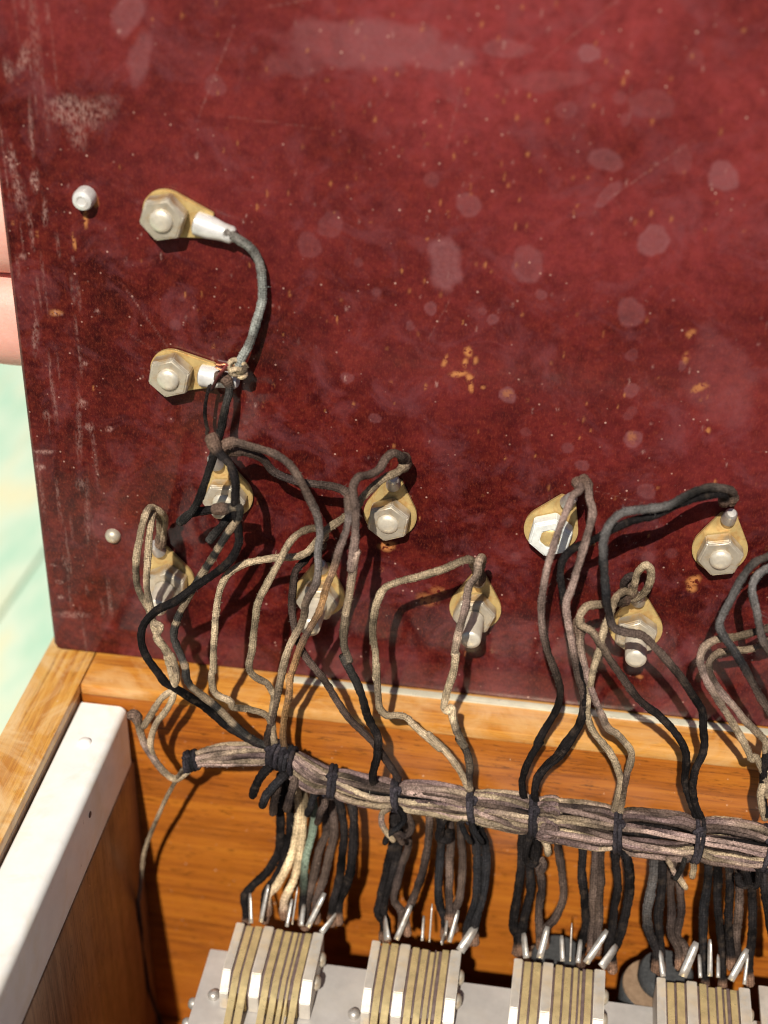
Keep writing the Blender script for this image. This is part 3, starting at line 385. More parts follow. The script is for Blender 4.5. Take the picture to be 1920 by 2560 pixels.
D = [
 {"s":1,"p":[[42.43,-14.12,-8.98],[42.68,-15.27,-15.68],[42.98,-16.38,-18.54],[42.64,-17.52,-23.55],[40.8,-18.64,-27.87],[38.47,-19.74,-30.26],[37.42,-20.84,-31.74],[37.85,-21.94,-34.01],[38.03,-23.18,-37.54]],"d":1.5,"k":"black"},
 {"s":1,"p":[[43.65,-14.11,-8.79],[44.3,-15.47,-16.89],[44.26,-16.76,-20.64],[43.47,-18.07,-25.23],[42.18,-19.37,-28.61],[41.18,-20.63,-29.88],[41.04,-21.91,-31.69],[41.23,-23.15,-35.18]],"d":1.5,"k":"black"},
 {"s":1,"p":[[44.86,-14.11,-8.6],[45.68,-15.41,-12.43],[45.77,-16.73,-17.74],[45.23,-18.04,-22.57],[43.96,-19.34,-26.59],[42.69,-20.62,-28.93],[41.57,-21.88,-29.87],[41.76,-23.13,-33.33]],"d":1.44,"k":"cream"},
 {"s":1,"p":[[46.07,-14.12,-9.05],[46.77,-15.43,-14.2],[46.61,-16.75,-19.25],[46.41,-18.05,-23.04],[45.69,-19.35,-26.97],[44.92,-20.62,-29.22],[44.42,-21.89,-30.4],[44.62,-23.13,-33.86]],"d":1.44,"k":"cream"},
 {"s":1,"p":[[48.0,-14.16,-12.59],[48.27,-15.73,-17.64],[48.18,-17.25,-19.49],[47.59,-18.8,-23.09],[47.61,-20.35,-27.3],[47.63,-21.9,-31.21],[47.84,-23.14,-34.68]],"d":1.32,"k":"green"},
 {"s":1,"p":[[49.46,-14.16,-12.36],[50.48,-15.74,-18.93],[49.65,-17.29,-22.58],[48.94,-18.85,-26.93],[48.47,-20.38,-29.9],[48.12,-21.91,-32.16],[48.33,-23.16,-35.65]],"d":1.56,"k":"blackbrown"},
 {"s":1,"p":[[50.92,-14.16,-12.13],[51.7,-15.74,-18.4],[51.61,-17.27,-21.25],[51.03,-18.82,-24.87],[50.32,-20.36,-27.85],[49.86,-21.89,-30.12],[50.08,-23.13,-33.57]],"d":1.44,"k":"blackbrown"},
 {"s":1,"p":[[51.89,-14.15,-11.34],[52.89,-15.68,-14.28],[53.66,-17.23,-17.6],[53.52,-18.79,-22.76],[53.27,-20.35,-27.0],[52.57,-21.89,-30.33],[52.8,-23.13,-33.77]],"d":1.44,"k":"black"},
 {"s":1,"p":[[53.59,-14.15,-11.71],[54.82,-15.67,-13.32],[55.41,-17.22,-17.31],[55.23,-18.79,-22.47],[54.74,-20.33,-26.06],[53.55,-21.89,-30.15],[53.78,-23.13,-33.59]],"d":1.5,"k":"black"},
 {"s":2,"p":[[61.73,-14.19,-14.83],[61.63,-15.77,-21.29],[61.22,-17.33,-25.56],[60.55,-18.87,-29.24],[60.14,-20.41,-32.21],[61.31,-21.92,-32.79],[61.57,-23.16,-36.25]],"d":1.62,"k":"black"},
 {"s":2,"p":[[62.46,-14.19,-14.71],[62.61,-15.77,-21.13],[62.2,-17.33,-25.39],[61.4,-18.87,-29.09],[61.08,-20.41,-32.04],[61.8,-21.92,-32.7],[62.06,-23.16,-36.16]],"d":1.56,"k":"black"},
 {"s":2,"p":[[63.18,-14.19,-14.59],[64.42,-15.77,-20.82],[63.61,-17.3,-23.46],[62.95,-18.85,-27.1],[62.84,-20.37,-28.95],[64.17,-21.88,-29.85],[64.43,-23.13,-33.26]],"d":1.32,"k":"brown"},
 {"s":2,"p":[[67.23,-14.17,-13.29],[67.67,-15.44,-14.61],[67.73,-16.73,-18.27],[67.3,-18.03,-22.06],[66.63,-19.33,-25.93],[65.81,-20.62,-29.19],[65.16,-21.89,-30.36],[65.43,-23.13,-33.78]],"d":1.38,"k":"brown"},
 {"s":2,"p":[[69.16,-14.18,-13.63],[69.76,-15.73,-17.94],[69.89,-17.29,-22.39],[69.97,-18.83,-25.87],[70.51,-20.37,-28.96],[71.45,-21.88,-29.91],[71.74,-23.13,-33.31]],"d":1.44,"k":"blackblue"},
 {"s":2,"p":[[70.82,-14.17,-13.36],[71.47,-16.1,-17.61],[71.61,-18.02,-21.32],[71.72,-19.94,-24.38],[72.15,-21.84,-26.7],[72.44,-23.09,-30.06]],"d":1.38,"k":"blackbrown"},
 {"s":2,"p":[[72.52,-14.18,-13.73],[73.17,-16.11,-17.99],[73.6,-18.04,-22.65],[73.6,-19.98,-27.44],[73.06,-21.86,-28.24],[73.36,-23.11,-31.62]],"d":1.38,"k":"blackbrown"},
 {"s":2,"p":[[74.21,-14.18,-14.1],[75.75,-16.12,-19.2],[76.22,-18.03,-22.2],[76.37,-19.97,-26.95],[75.37,-21.9,-30.92],[75.67,-23.14,-34.33]],"d":1.56,"k":"blackblue"},
 {"s":2,"p":[[74.94,-14.18,-14.31],[77.02,-16.11,-18.33],[77.53,-18.04,-22.98],[77.25,-19.97,-26.79],[76.45,-21.89,-30.72],[76.75,-23.14,-34.13]],"d":1.56,"k":"blackblue"},
 {"s":3,"p":[[82.77,-14.18,-14.01],[82.96,-15.71,-16.73],[83.18,-17.26,-20.11],[83.06,-18.85,-26.96],[83.13,-20.4,-31.51],[83.86,-21.91,-31.79],[84.19,-23.15,-35.19]],"d":1.56,"k":"black"},
 {"s":3,"p":[[84.51,-14.19,-15.02],[84.61,-15.77,-21.41],[85.02,-17.32,-24.82],[84.85,-18.86,-28.35],[84.51,-20.4,-31.6],[84.33,-21.91,-31.7],[84.66,-23.15,-35.1]],"d":1.56,"k":"black"},
 {"s":3,"p":[[85.5,-14.2,-15.51],[86.07,-16.14,-20.77],[86.79,-18.05,-23.72],[86.76,-19.97,-26.79],[87.27,-21.88,-29.43],[87.61,-23.12,-32.79]],"d":1.38,"k":"brown"},
 {"s":3,"p":[[88.3,-14.19,-15.04],[88.96,-15.71,-16.38],[89.87,-17.26,-20.62],[90.61,-18.83,-25.62],[89.51,-20.37,-28.62],[88.21,-21.88,-29.26],[88.55,-23.12,-32.62]],"d":1.38,"k":"blackbrown"},
 {"s":3,"p":[[92.77,-14.2,-15.68],[92.97,-15.72,-17.25],[93.03,-17.25,-19.77],[93.97,-18.81,-24.37],[94.73,-20.39,-30.7],[94.37,-21.91,-32.37],[94.74,-23.16,-35.78]],"d":1.5,"k":"black"},
 {"s":3,"p":[[94.81,-14.2,-15.96],[95.06,-16.1,-17.45],[95.26,-18.03,-21.76],[95.89,-19.98,-27.64],[95.92,-21.89,-30.11],[96.28,-23.13,-33.49]],"d":1.44,"k":"blackbrown"},
 {"s":3,"p":[[95.69,-14.2,-15.81],[95.93,-16.1,-17.3],[96.36,-18.03,-21.56],[96.62,-19.96,-25.89],[96.67,-21.88,-29.32],[97.04,-23.12,-32.69]],"d":1.44,"k":"blackbrown"},
 {"s":3,"p":[[97.95,-14.21,-16.05],[98.33,-15.72,-17.27],[99.06,-17.28,-21.88],[99.14,-18.84,-26.66],[98.9,-20.4,-31.58],[98.65,-21.91,-32.23],[99.03,-23.16,-35.63]],"d":1.44,"k":"black"},
 {"s":3,"p":[[99.33,-14.21,-16.44],[100.46,-15.74,-18.47],[101.03,-17.29,-22.49],[100.9,-18.85,-27.32],[100.29,-20.41,-31.98],[99.61,-21.92,-32.72],[99.98,-23.16,-36.12]],"d":1.62,"k":"black"},
 {"s":4,"p":[[104.43,-14.21,-16.21],[104.65,-15.73,-17.76],[104.71,-17.29,-22.48],[104.42,-18.83,-25.71],[105.0,-20.37,-28.81],[106.64,-21.9,-31.39],[107.04,-23.15,-34.76]],"d":1.62,"k":"blackgrey2"},
 {"s":4,"p":[[105.51,-14.21,-16.02],[105.9,-15.73,-17.54],[106.28,-17.28,-22.2],[106.4,-18.85,-26.97],[107.02,-20.39,-30.72],[107.37,-21.91,-31.91],[107.77,-23.15,-35.29]],"d":1.56,"k":"black"},
 {"s":4,"p":[[107.11,-14.21,-16.38],[107.77,-16.15,-21.54],[108.5,-18.08,-25.79],[108.59,-19.99,-28.57],[110.08,-21.89,-30.42],[110.49,-23.13,-33.77]],"d":1.38,"k":"brown"},
 {"s":4,"p":[[108.41,-14.21,-16.16],[109.08,-16.15,-21.31],[109.8,-18.08,-25.56],[109.8,-20.0,-29.32],[110.87,-21.88,-29.62],[111.28,-23.12,-32.95]],"d":1.38,"k":"brown"},
 {"s":4,"p":[[113.02,-14.21,-16.0],[113.26,-15.73,-17.84],[113.38,-17.27,-20.95],[113.53,-18.83,-25.67],[114.34,-20.41,-31.99],[114.9,-21.95,-34.79],[115.33,-23.19,-38.19]],"d":1.5,"k":"blackblue"},
 {"s":4,"p":[[114.57,-14.21,-16.04],[114.77,-15.73,-17.58],[115.31,-17.28,-22.19],[116.34,-18.84,-26.77],[117.38,-20.4,-31.41],[117.68,-21.93,-33.92],[118.11,-23.18,-37.3]],"d":1.44,"k":"black"},
 {"s":4,"p":[[116.39,-14.2,-15.74],[116.58,-16.09,-16.88],[117.14,-18.02,-21.06],[117.45,-19.95,-25.33],[118.27,-21.87,-28.88],[118.7,-23.11,-32.19]],"d":1.44,"k":"black"},
 {"s":4,"p":[[117.82,-14.2,-15.8],[118.29,-16.11,-18.14],[118.86,-18.04,-22.34],[119.11,-19.98,-27.6],[119.39,-21.87,-28.99],[119.82,-23.11,-32.3]],"d":1.44,"k":"blackbrown"},
 {"s":4,"p":[[119.96,-14.2,-15.44],[120.89,-16.14,-20.82],[121.47,-18.07,-25.06],[121.54,-20.0,-29.42],[121.58,-21.91,-31.85],[122.02,-23.15,-35.2]],"d":1.5,"k":"black"},
 {"s":4,"p":[[121.75,-14.2,-15.75],[122.02,-16.09,-16.87],[122.66,-18.01,-20.08],[123.65,-19.92,-23.24],[124.72,-21.84,-26.7],[125.16,-23.08,-29.97]],"d":1.5,"k":"black"},
]
K = [
 {"p":[[42.21,-19.04,-3.11],[40.87,-20.05,-4.1],[39.87,-20.58,-6.12],[39.21,-20.61,-8.73]],"d":1.5,"k":"black"},
 {"p":[[44.65,-20.04,-3.36],[43.79,-21.05,-3.96],[42.32,-21.58,-6.36],[40.96,-21.63,-9.71]],"d":1.5,"k":"blackblue"},
 {"p":[[43.34,-19.56,-4.95],[43.29,-20.58,-6.36],[42.9,-20.61,-8.77],[42.25,-20.17,-12.85]],"d":1.4,"k":"brown"},
 {"p":[[45.94,-19.56,-4.54],[45.89,-20.58,-5.95],[45.4,-20.61,-8.38],[44.55,-20.15,-11.52]],"d":1.4,"k":"brown"},
 {"p":[[49.43,-18.11,-8.51],[48.9,-19.12,-8.92],[48.51,-19.63,-10.4],[47.93,-19.17,-12.89]],"d":1.2,"k":"blackblue"},
 {"p":[[50.8,-19.11,-8.62],[50.86,-20.12,-9.55],[50.15,-20.15,-11.41],[49.61,-19.18,-14.23]],"d":1.2,"k":"brown"},
 {"p":[[61.85,-19.61,-8.27],[60.54,-20.12,-9.26],[60.43,-20.65,-11.33],[61.42,-20.67,-13.4],[62.34,-20.19,-15.03]],"d":1.0,"k":"pinktan"},
 {"p":[[62.84,-20.1,-7.64],[63.9,-20.62,-9.5],[63.08,-21.14,-11.04],[61.43,-20.68,-13.72],[60.94,-20.2,-15.92]],"d":1.0,"k":"blackblue"},
 {"p":[[64.18,-19.13,-9.95],[65.07,-20.15,-11.69],[64.25,-20.67,-13.26],[62.81,-20.66,-12.53],[64.02,-20.2,-15.73]],"d":1.1,"k":"brown"},
 {"p":[[70.24,-19.12,-9.29],[69.73,-20.14,-10.93],[69.84,-20.17,-13.47],[71.02,-20.18,-13.59],[71.38,-20.15,-11.29]],"d":1.4,"k":"black"},
 {"p":[[72.88,-20.11,-8.84],[73.73,-20.64,-10.73],[74.99,-20.17,-13.57]],"d":0.9,"k":"blackblue"},
 {"p":[[74.49,-20.11,-8.57],[75.56,-20.63,-10.43],[76.63,-20.18,-13.62]],"d":0.9,"k":"blackblue"},
 {"p":[[84.43,-20.12,-9.15],[83.8,-20.66,-12.56],[84.03,-20.7,-15.73],[85.23,-20.71,-16.17],[85.68,-20.17,-13.38],[85.03,-20.14,-10.94]],"d":1.2,"k":"black"},
 {"p":[[86.18,-19.15,-11.74],[86.94,-20.15,-11.89],[87.35,-20.18,-14.06]],"d":1.2,"k":"tan"},
 {"p":[[86.04,-19.7,-15.44],[86.85,-20.21,-16.41],[86.31,-20.24,-18.46]],"d":1.2,"k":"brown"},
 {"p":[[98.15,-20.14,-10.93],[99.36,-20.66,-12.03],[100.05,-20.68,-14.34],[100.41,-20.2,-15.71]],"d":1.0,"k":"blackblue"},
 {"p":[[105.96,-20.15,-11.41],[106.78,-20.67,-12.88],[107.93,-20.69,-15.12],[109.8,-20.23,-17.78]],"d":0.9,"k":"pinktan"},
 {"p":[[108.48,-20.14,-10.99],[108.22,-21.16,-12.42],[107.47,-21.19,-14.98]],"d":0.9,"k":"blackgrey"},
 {"p":[[109.93,-19.16,-12.06],[110.26,-20.17,-13.1],[110.33,-20.2,-15.22]],"d":1.1,"k":"tan"},
 {"p":[[117.43,-20.14,-10.97],[118.3,-20.66,-12.71],[118.82,-20.69,-14.75],[117.59,-20.19,-14.88],[116.95,-20.17,-13.47]],"d":1.2,"k":"black"},
 {"p":[[118.87,-20.14,-10.72],[120.02,-20.65,-11.51],[120.11,-20.69,-14.83],[118.97,-20.2,-15.56]],"d":1.2,"k":"black"},
]
TRUNK = [[28.45,-17.57,-5.44],[31.23,-17.36,-4.26],[35.26,-17.05,-3.45],[38.86,-17.04,-2.75],[41.96,-17.03,-2.59],[44.19,-17.53,-2.57],[46.31,-17.56,-4.26],[49.14,-17.58,-5.84],[51.99,-17.58,-6.18],[56.73,-17.59,-7.16],[61.45,-17.6,-7.51],[62.26,-17.6,-7.58],[68.35,-17.6,-7.4],[73.98,-17.6,-7.92],[79.57,-17.61,-8.12],[84.23,-17.61,-8.62],[88.17,-17.61,-8.77],[85.46,-17.61,-8.88],[90.94,-17.61,-8.89],[97.74,-17.62,-9.42],[104.02,-17.62,-9.43],[110.47,-17.62,-9.32],[115.79,-17.62,-9.12],[121.37,-17.62,-9.54],[126.54,-17.63,-9.86],[132.95,-17.63,-10.27]]
TIES = [[28.08,-17.57,-5.65,3],[41.6,-17.52,-1.74,1],[43.73,-17.53,-1.88,2],[51.75,-17.57,-5.59,1],[62.13,-17.59,-7.29,1],[74.19,-17.6,-7.57,1],[84.31,-17.61,-8.14,1],[97.8,-17.62,-8.96,1],[110.21,-17.62,-9.01,1],[120.94,-17.62,-9.31,1]]
TAGS = {1:[[[39.47,-25.62,-32.85],[38.59,-22.18,-29.47],0.78],[[41.13,-25.61,-32.25],[41.78,-22.15,-26.92],0.82],[[45.54,-25.62,-32.61],[45.81,-22.18,-29.63],0.66],[[46.47,-25.61,-31.86],[46.76,-22.14,-26.61],0.31],[[48.0,-25.61,-31.87],[47.86,-22.19,-30.41],0.88],[[49.12,-25.61,-31.95],[51.35,-22.15,-27.22],1.07],[[51.36,-25.62,-32.99],[53.72,-22.2,-31.09],1.17]],2:[[[62.69,-25.62,-32.54],[61.71,-22.19,-30.77],1.28],[[64.12,-25.61,-32.27],[66.06,-22.15,-27.47],1.07],[[68.41,-25.61,-31.79],[68.24,-22.18,-29.59],0.56],[[69.63,-25.61,-31.88],[69.49,-22.14,-26.54],0.34],[[71.61,-25.61,-31.83],[71.92,-22.22,-32.41],0.86],[[72.9,-25.6,-31.27],[73.89,-22.15,-27.32],0.86],[[72.18,-25.58,-29.83],[72.22,-22.16,-28.4],0.56],[[74.75,-25.63,-33.15],[76.92,-22.19,-30.54],1.82]],3:[[[85.45,-25.62,-32.72],[84.63,-22.19,-30.7],1.18],[[87.59,-25.61,-32.32],[88.39,-22.16,-28.44],1.28],[[91.36,-25.61,-32.33],[90.83,-22.19,-30.06],0.89],[[92.57,-25.61,-32.1],[92.21,-22.14,-26.89],0.35],[[93.86,-25.61,-32.19],[93.98,-22.19,-30.46],0.89],[[95.13,-25.61,-31.94],[97.99,-22.15,-27.45],1.33],[[97.63,-25.62,-32.45],[99.89,-22.19,-30.67],1.66]],4:[[[107.88,-25.62,-32.79],[107.21,-22.19,-30.61],1.0],[[110.9,-25.61,-32.21],[112.63,-22.15,-27.65],1.66],[[113.73,-25.61,-31.99],[113.45,-22.19,-30.42],0.67],[[115.18,-25.6,-31.38],[114.65,-22.14,-26.63],0.93],[[116.5,-25.6,-31.45],[116.42,-22.18,-29.86],0.67],[[118.51,-25.61,-31.72],[120.76,-22.16,-27.74],1.33],[[120.77,-25.61,-32.26],[121.02,-22.17,-28.99],0.67]]}
SPOTS = [[81.49,107.09,1.29,1.19,0,0.9,0],[84.97,93.3,2.21,1.53,-10,0.55,0],[85.91,88.63,0.95,2.31,-35,0.5,0],[100.59,92.18,1.87,2.11,15,0.75,0],[92.66,82.51,2.04,2.25,0,0.75,0],[67.17,85.64,1.7,1.7,20,0.55,0],[76.93,103.24,4.77,1.36,10,0.35,0],[79.2,99.59,1.36,1.19,0,0.3,0],[95.06,94.04,1.19,2.04,0,0.3,0],[87.1,98.91,0.68,0.85,0,0.35,0],[90.29,101.1,2.72,2.04,0,0.3,0],[75.77,78.75,2.04,1.53,0,0.4,0],[70.66,107.01,2.72,1.19,-5,0.5,0],[73.04,107.16,1.36,0.68,0,0.4,0],[64.49,76.85,2.17,3.44,20,0.85,0],[75.92,77.51,2.24,2.53,0,0.5,0],[78.1,73.29,0.83,0.8,0,0.55,0],[62.58,69.8,0.94,1.01,0,0.6,0],[59.71,66.76,0.65,0.72,0,0.45,0],[70.01,70.0,0.65,0.54,0,0.4,0],[71.56,68.88,0.87,0.8,0,0.6,0],[90.74,71.67,1.88,2.17,0,0.5,0],[74.47,57.02,1.3,1.23,0,0.7,0],[92.2,59.51,1.08,1.08,0,0.55,0],[93.34,51.55,1.23,1.52,-10,0.7,0],[54.89,51.12,0.87,0.87,0,0.45,0],[91.64,65.13,0.9,0.9,0,0.3,0],[86.36,46.33,1.01,0.94,0,0.5,0],[96.32,42.87,1.37,1.37,0,0.45,0],[77.61,51.15,0.8,0.72,0,0.25,0],[92.2,55.34,0.72,0.72,0,0.3,0],[103.9,62.71,4.34,7.23,10,0.28,0],[98.86,64.18,0.58,0.8,0,0.45,0],[20.47,107.69,1.7,3.23,-25,0.7,0],[21.87,102.76,1.87,3.06,-15,0.6,0],[32.23,99.71,1.53,1.36,0,0.4,0],[48.09,81.28,1.53,2.21,-20,0.3,0],[44.96,77.93,1.7,1.87,0,0.35,0],[49.52,106.0,6.81,2.89,0,0.6,0],[43.96,103.54,5.45,2.04,20,0.35,0],[54.42,106.0,4.08,3.4,0,0.7,0],[35.37,36.3,1.18,1.18,0,0.35,0],[50.62,57.48,0.94,0.94,0,0.5,0],[57.41,106.78,6.47,2.55,5,0.7,0],[60.48,105.78,5.11,2.04,8,0.6,0],[68.33,63.44,0.51,0.8,10,1,1],[67.08,59.74,1.23,0.43,10,1,1],[68.73,59.29,0.51,0.58,0,1,1],[69.07,57.71,0.29,0.8,10,1,1],[67.99,61.63,0.36,0.65,0,1,1],[65.01,61.54,0.29,1.08,-15,0.8,1],[99.4,69.24,0.65,0.51,30,0.7,1],[99.22,65.38,0.36,0.9,0,0.6,1],[101.72,60.92,1.08,0.58,30,0.7,1],[103.88,54.09,0.29,0.58,0,0.8,1],[74.46,57.23,0.72,0.72,0,0.4,1],[93.11,51.94,0.58,0.8,0,0.4,1],[70.8,57.88,0.29,0.29,0,0.8,1],[69.47,62.16,0.29,0.58,0,0.8,1],[105.32,27.54,1.1,0.77,40,1,1],[105.28,26.12,0.66,0.66,0,0.9,1],[99.31,7.81,0.55,0.4,0,0.7,1],[57.31,28.29,1.15,0.86,20,1,1],[64.12,18.76,1.53,1.15,0,0.5,1],[65.72,20.76,1.15,0.77,0,0.4,1],[56.48,23.69,0.27,0.48,0,0.6,1],[12.46,79.27,0.3,1.24,-8,0.9,1],[10.42,75.51,0.22,1.12,5,0.9,1],[6.52,64.09,0.87,0.5,10,0.6,1],[14.01,82.29,0.5,0.99,10,0.9,1],[6.58,64.03,0.76,0.43,0,0.9,2],[10.31,56.02,0.43,0.4,0,0.9,2],[9.27,49.13,0.76,0.67,0,0.7,2],[10.08,45.0,0.67,0.61,0,0.8,2],[13.25,44.96,0.55,0.43,20,0.8,2],[2.14,39.66,1.53,0.37,5,0.8,2],[1.32,36.7,0.67,0.55,0,0.9,2],[2.27,14.57,0.61,0.31,0,0.9,2],[2.15,11.47,0.49,0.37,0,0.9,2],[4.0,7.98,2.75,0.61,3,0.6,2],[12.99,64.87,0.37,0.37,0,0.9,2],[2.39,72.72,0.49,0.55,0,0.6,2],[2.92,59.86,0.49,2.75,-8,0.5,2],[3.33,46.34,0.61,0.76,0,0.5,2],[7.79,34.32,0.92,1.07,0,0.35,2],[8.37,44.63,0.43,5.51,-4,0.35,2],[8.39,29.27,0.43,5.51,-4,0.3,2],[1.51,17.85,0.43,0.24,0,0.8,2],[12.5,94.9,4.08,2.04,4,0.75,2],[12.26,92.29,1.36,2.38,0,0.5,2],[2.35,87.28,0.61,1.7,-5,0.8,2],[5.44,84.46,0.54,1.7,-8,0.8,2],[5.72,91.84,0.34,4.43,-3,0.6,2],[5.65,101.74,0.68,2.04,-20,0.7,2],[3.33,100.03,0.68,1.53,0,0.6,2],[2.7,82.89,0.68,2.72,0,0.6,2],[6.48,79.72,0.34,2.04,-5,0.7,2],[7.62,104.95,0.75,7.83,-2,0.3,2]]
TERM = {"T1":[24.68,81.35],"T2":[24.28,56.47],"A":[[21.61,17.92],[46.62,17.92],[71.95,18.51],[97.59,17.86]],"B":[[31.82,35.46],[57.76,34.7],[82.71,34.86],[108.37,34.29]],"S":[[12.86,82.75],[12.38,25.1]]}
TILT = math.radians(0.73)

# ------------------------------------------------------------------ the deck behind
deck = empty('deck', (0, 0, -92)); deck['kind'] = 'structure'
pl = None
for i in range(-6, 6):
    r_ = random.Random(i)
    if pl is None:
        pl = box('plank', 0, 91.2, -420, 420, -22, 0, DECK, deck, .8)
        o = pl
    else:
        o = pl.copy(); col.objects.link(o)
    o.location = Vector((-73 + .4 + i * 92, 205 + r_.uniform(-10, 10), r_.uniform(-.4, .4))) * M
    o.rotation_euler = (0, 0, math.radians(r_.uniform(-.05, .05)))
deck.rotation_euler = (0, 0, math.radians(-3.0))

gm = mat_plain('dark_soil', (.035, .032, .022), (.07, .06, .04), .95, .01, .1)
unseen_ground = box('ground', -30000, 30000, -30000, 30000, -160, -118, gm, None, 0); unseen_ground['kind'] = 'structure'  # added out of view to darken panel reflections and cut light from below

# ------------------------------------------------------------------ wooden box
X0, X1, YF, ZB = -1.5, 196, -128, -88
bx = empty('wooden_box', (90, -60, ZB)); off = Vector((90, -60, ZB))
def bpart(name, x0, x1, y0, y1, z0, z1, mat, bev=.4):
    return box(name, x0 - off.x, x1 - off.x, y0 - off.y, y1 - off.y, z0 - off.z, z1 - off.z, mat, bx, bev)
bpart('back_wall', X0 + .4, X1 - .4, -7.9, 4.4, ZB, -2.2, W_BACK, .3)
bpart('back_rim', 7.2, X1 - 8.8, -8.1, 4.6, -2.2, -.06, W_RIM, .45)
bpart('side_wall', X0 + .2, 7, YF + .4, -8.1, ZB, -2.2, W_SIDE, .3)
bpart('side_rim', X0, 7.1, YF, 4.6, -2.2, -.06, W_RIML, .45)
bpart('inner_ledge', 7.1, 15.4, YF + 8.2, -8.0, ZB + 4.2, -15.8, W_SIDE, .3)
bpart('side_wall', X1 - 8.6, X1 - .2, YF + .4, -8.1, ZB, -2.2, W_SIDE, .3)
bpart('side_rim', X1 - 8.7, X1, YF, 4.6, -2.2, -.06, W_RIML, .45)
bpart('front_wall', 7.3, X1 - 8.8, YF + .2, YF + 8, ZB, -2.2, W_BACK, .3)
bpart('front_rim', 7.2, X1 - 8.8, YF, YF + 8.1, -2.2, -.12, W_RIM, .45)
bpart('floor', 7.2, X1 - 8.8, YF + 8.1, -8.1, ZB + .2, ZB + 4, W_BACK, .3)
bpart('hinge_strip', 41, X1 - 12, -1.8, -.25, -.04, .25, CELL, .1)
tag(bx, 'open orange brown wooden box with worn pale rim below the red panel', 'box')

# ------------------------------------------------------------------ maroon panel
UW, VH, TH = 196.0, 150.0, 4.0
us = np.concatenate([[0, .08, .18], np.arange(.3, 128, .25), np.linspace(128.5, UW, 30)])
vs_ = np.concatenate([[0, .12], np.arange(.3, 121, .25), np.linspace(121.5, VH, 20)])
U, V = np.meshgrid(us, vs_, indexing='ij'); st = np.zeros(U.shape + (3,), np.float32)
pr = np.random.default_rng(3)
def vnoise(cell, octv=3):
    out = np.zeros(U.shape); am = 1.0
    for o_ in range(octv):
        g = pr.uniform(-1, 1, (int(UW / cell) + 4, int(VH / cell) + 4)); a = U / cell; b = V / cell
        i, j = a.astype(int), b.astype(int); fa, fb_ = a - i, b - j; fa = fa * fa * (3 - 2 * fa); fb_ = fb_ * fb_ * (3 - 2 * fb_)
        out += am * (g[i, j] * (1 - fa) * (1 - fb_) + g[i + 1, j] * fa * (1 - fb_) + g[i, j + 1] * (1 - fa) * fb_ + g[i + 1, j + 1] * fa * fb_)
        am *= .55; cell *= .5
    return out
NZ1 = vnoise(3.5); NZ2 = vnoise(.9, 2)
for (su, sv, rx, ry, an, s_, kd) in SPOTS:
    a = math.radians(an); R_ = max(rx, ry) * 1.7 + 1
    iu = slice(np.searchsorted(us, su - R_), np.searchsorted(us, su + R_)); iv = slice(np.searchsorted(vs_, sv - R_), np.searchsorted(vs_, sv + R_))
    du, dv = U[iu, iv] - su, V[iu, iv] - sv
    x = du * math.cos(a) + dv * math.sin(a); y = -du * math.sin(a) + dv * math.cos(a)
    ang = np.arctan2(y / ry, x / rx); p1, p2, p3 = pr.uniform(0, 6.28, 3)
    wob = 1 + .07 * np.sin(2 * ang + p1) + .06 * np.sin(3 * ang + p2) + .03 * np.sin(7 * ang + p3)
    q = np.sqrt((x / rx) ** 2 + (y / ry) ** 2) / wob
    big_ = max(rx, ry) > 3
    q = q + (NZ1 if big_ else NZ2)[iu, iv] * (.28 if big_ else .05)
    soft = (.10 if max(rx, ry) < 3 else .22) if kd == 0 else .4
    m = np.clip((1 + soft - q) / (2 * soft), 0, 1) * s_ * (.74 if kd == 0 else .85 if kd == 1 else .6)
    if kd == 0: m = m * (.82 + .3 * np.clip(q, 0, 1) ** 4)
    st[iu, iv, kd] = np.maximum(st[iu, iv, kd], np.clip(m, 0, 1))
for cu_, cv_, sp_, n_ in [(62, 98, 12, 60), (75, 85, 16, 50), (100, 60, 22, 40), (30, 70, 16, 40), (66, 50, 18, 40), (90, 100, 24, 50), (45, 105, 18, 40), (110, 40, 14, 20)]:
    for _ in range(n_):
        su, sv = pr.normal(cu_, sp_), pr.normal(cv_, sp_ * .7); ww, L, s_ = pr.uniform(.1, .22), pr.uniform(.2, .55), pr.uniform(.15, .6)
        iu = slice(np.searchsorted(us, su - 1.5), np.searchsorted(us, su + 1.5)); iv = slice(np.searchsorted(vs_, sv - 1.5), np.searchsorted(vs_, sv + 1.5))
        if st[iu, iv].size == 0: continue
        q = np.sqrt(((U[iu, iv] - su) / ww) ** 2 + ((V[iu, iv] - sv) / L) ** 2); k2 = 1 if pr.random() < .6 else 2
        st[iu, iv, k2] = np.maximum(st[iu, iv, k2], np.clip((1.4 - q) / .8, 0, 1) * s_)
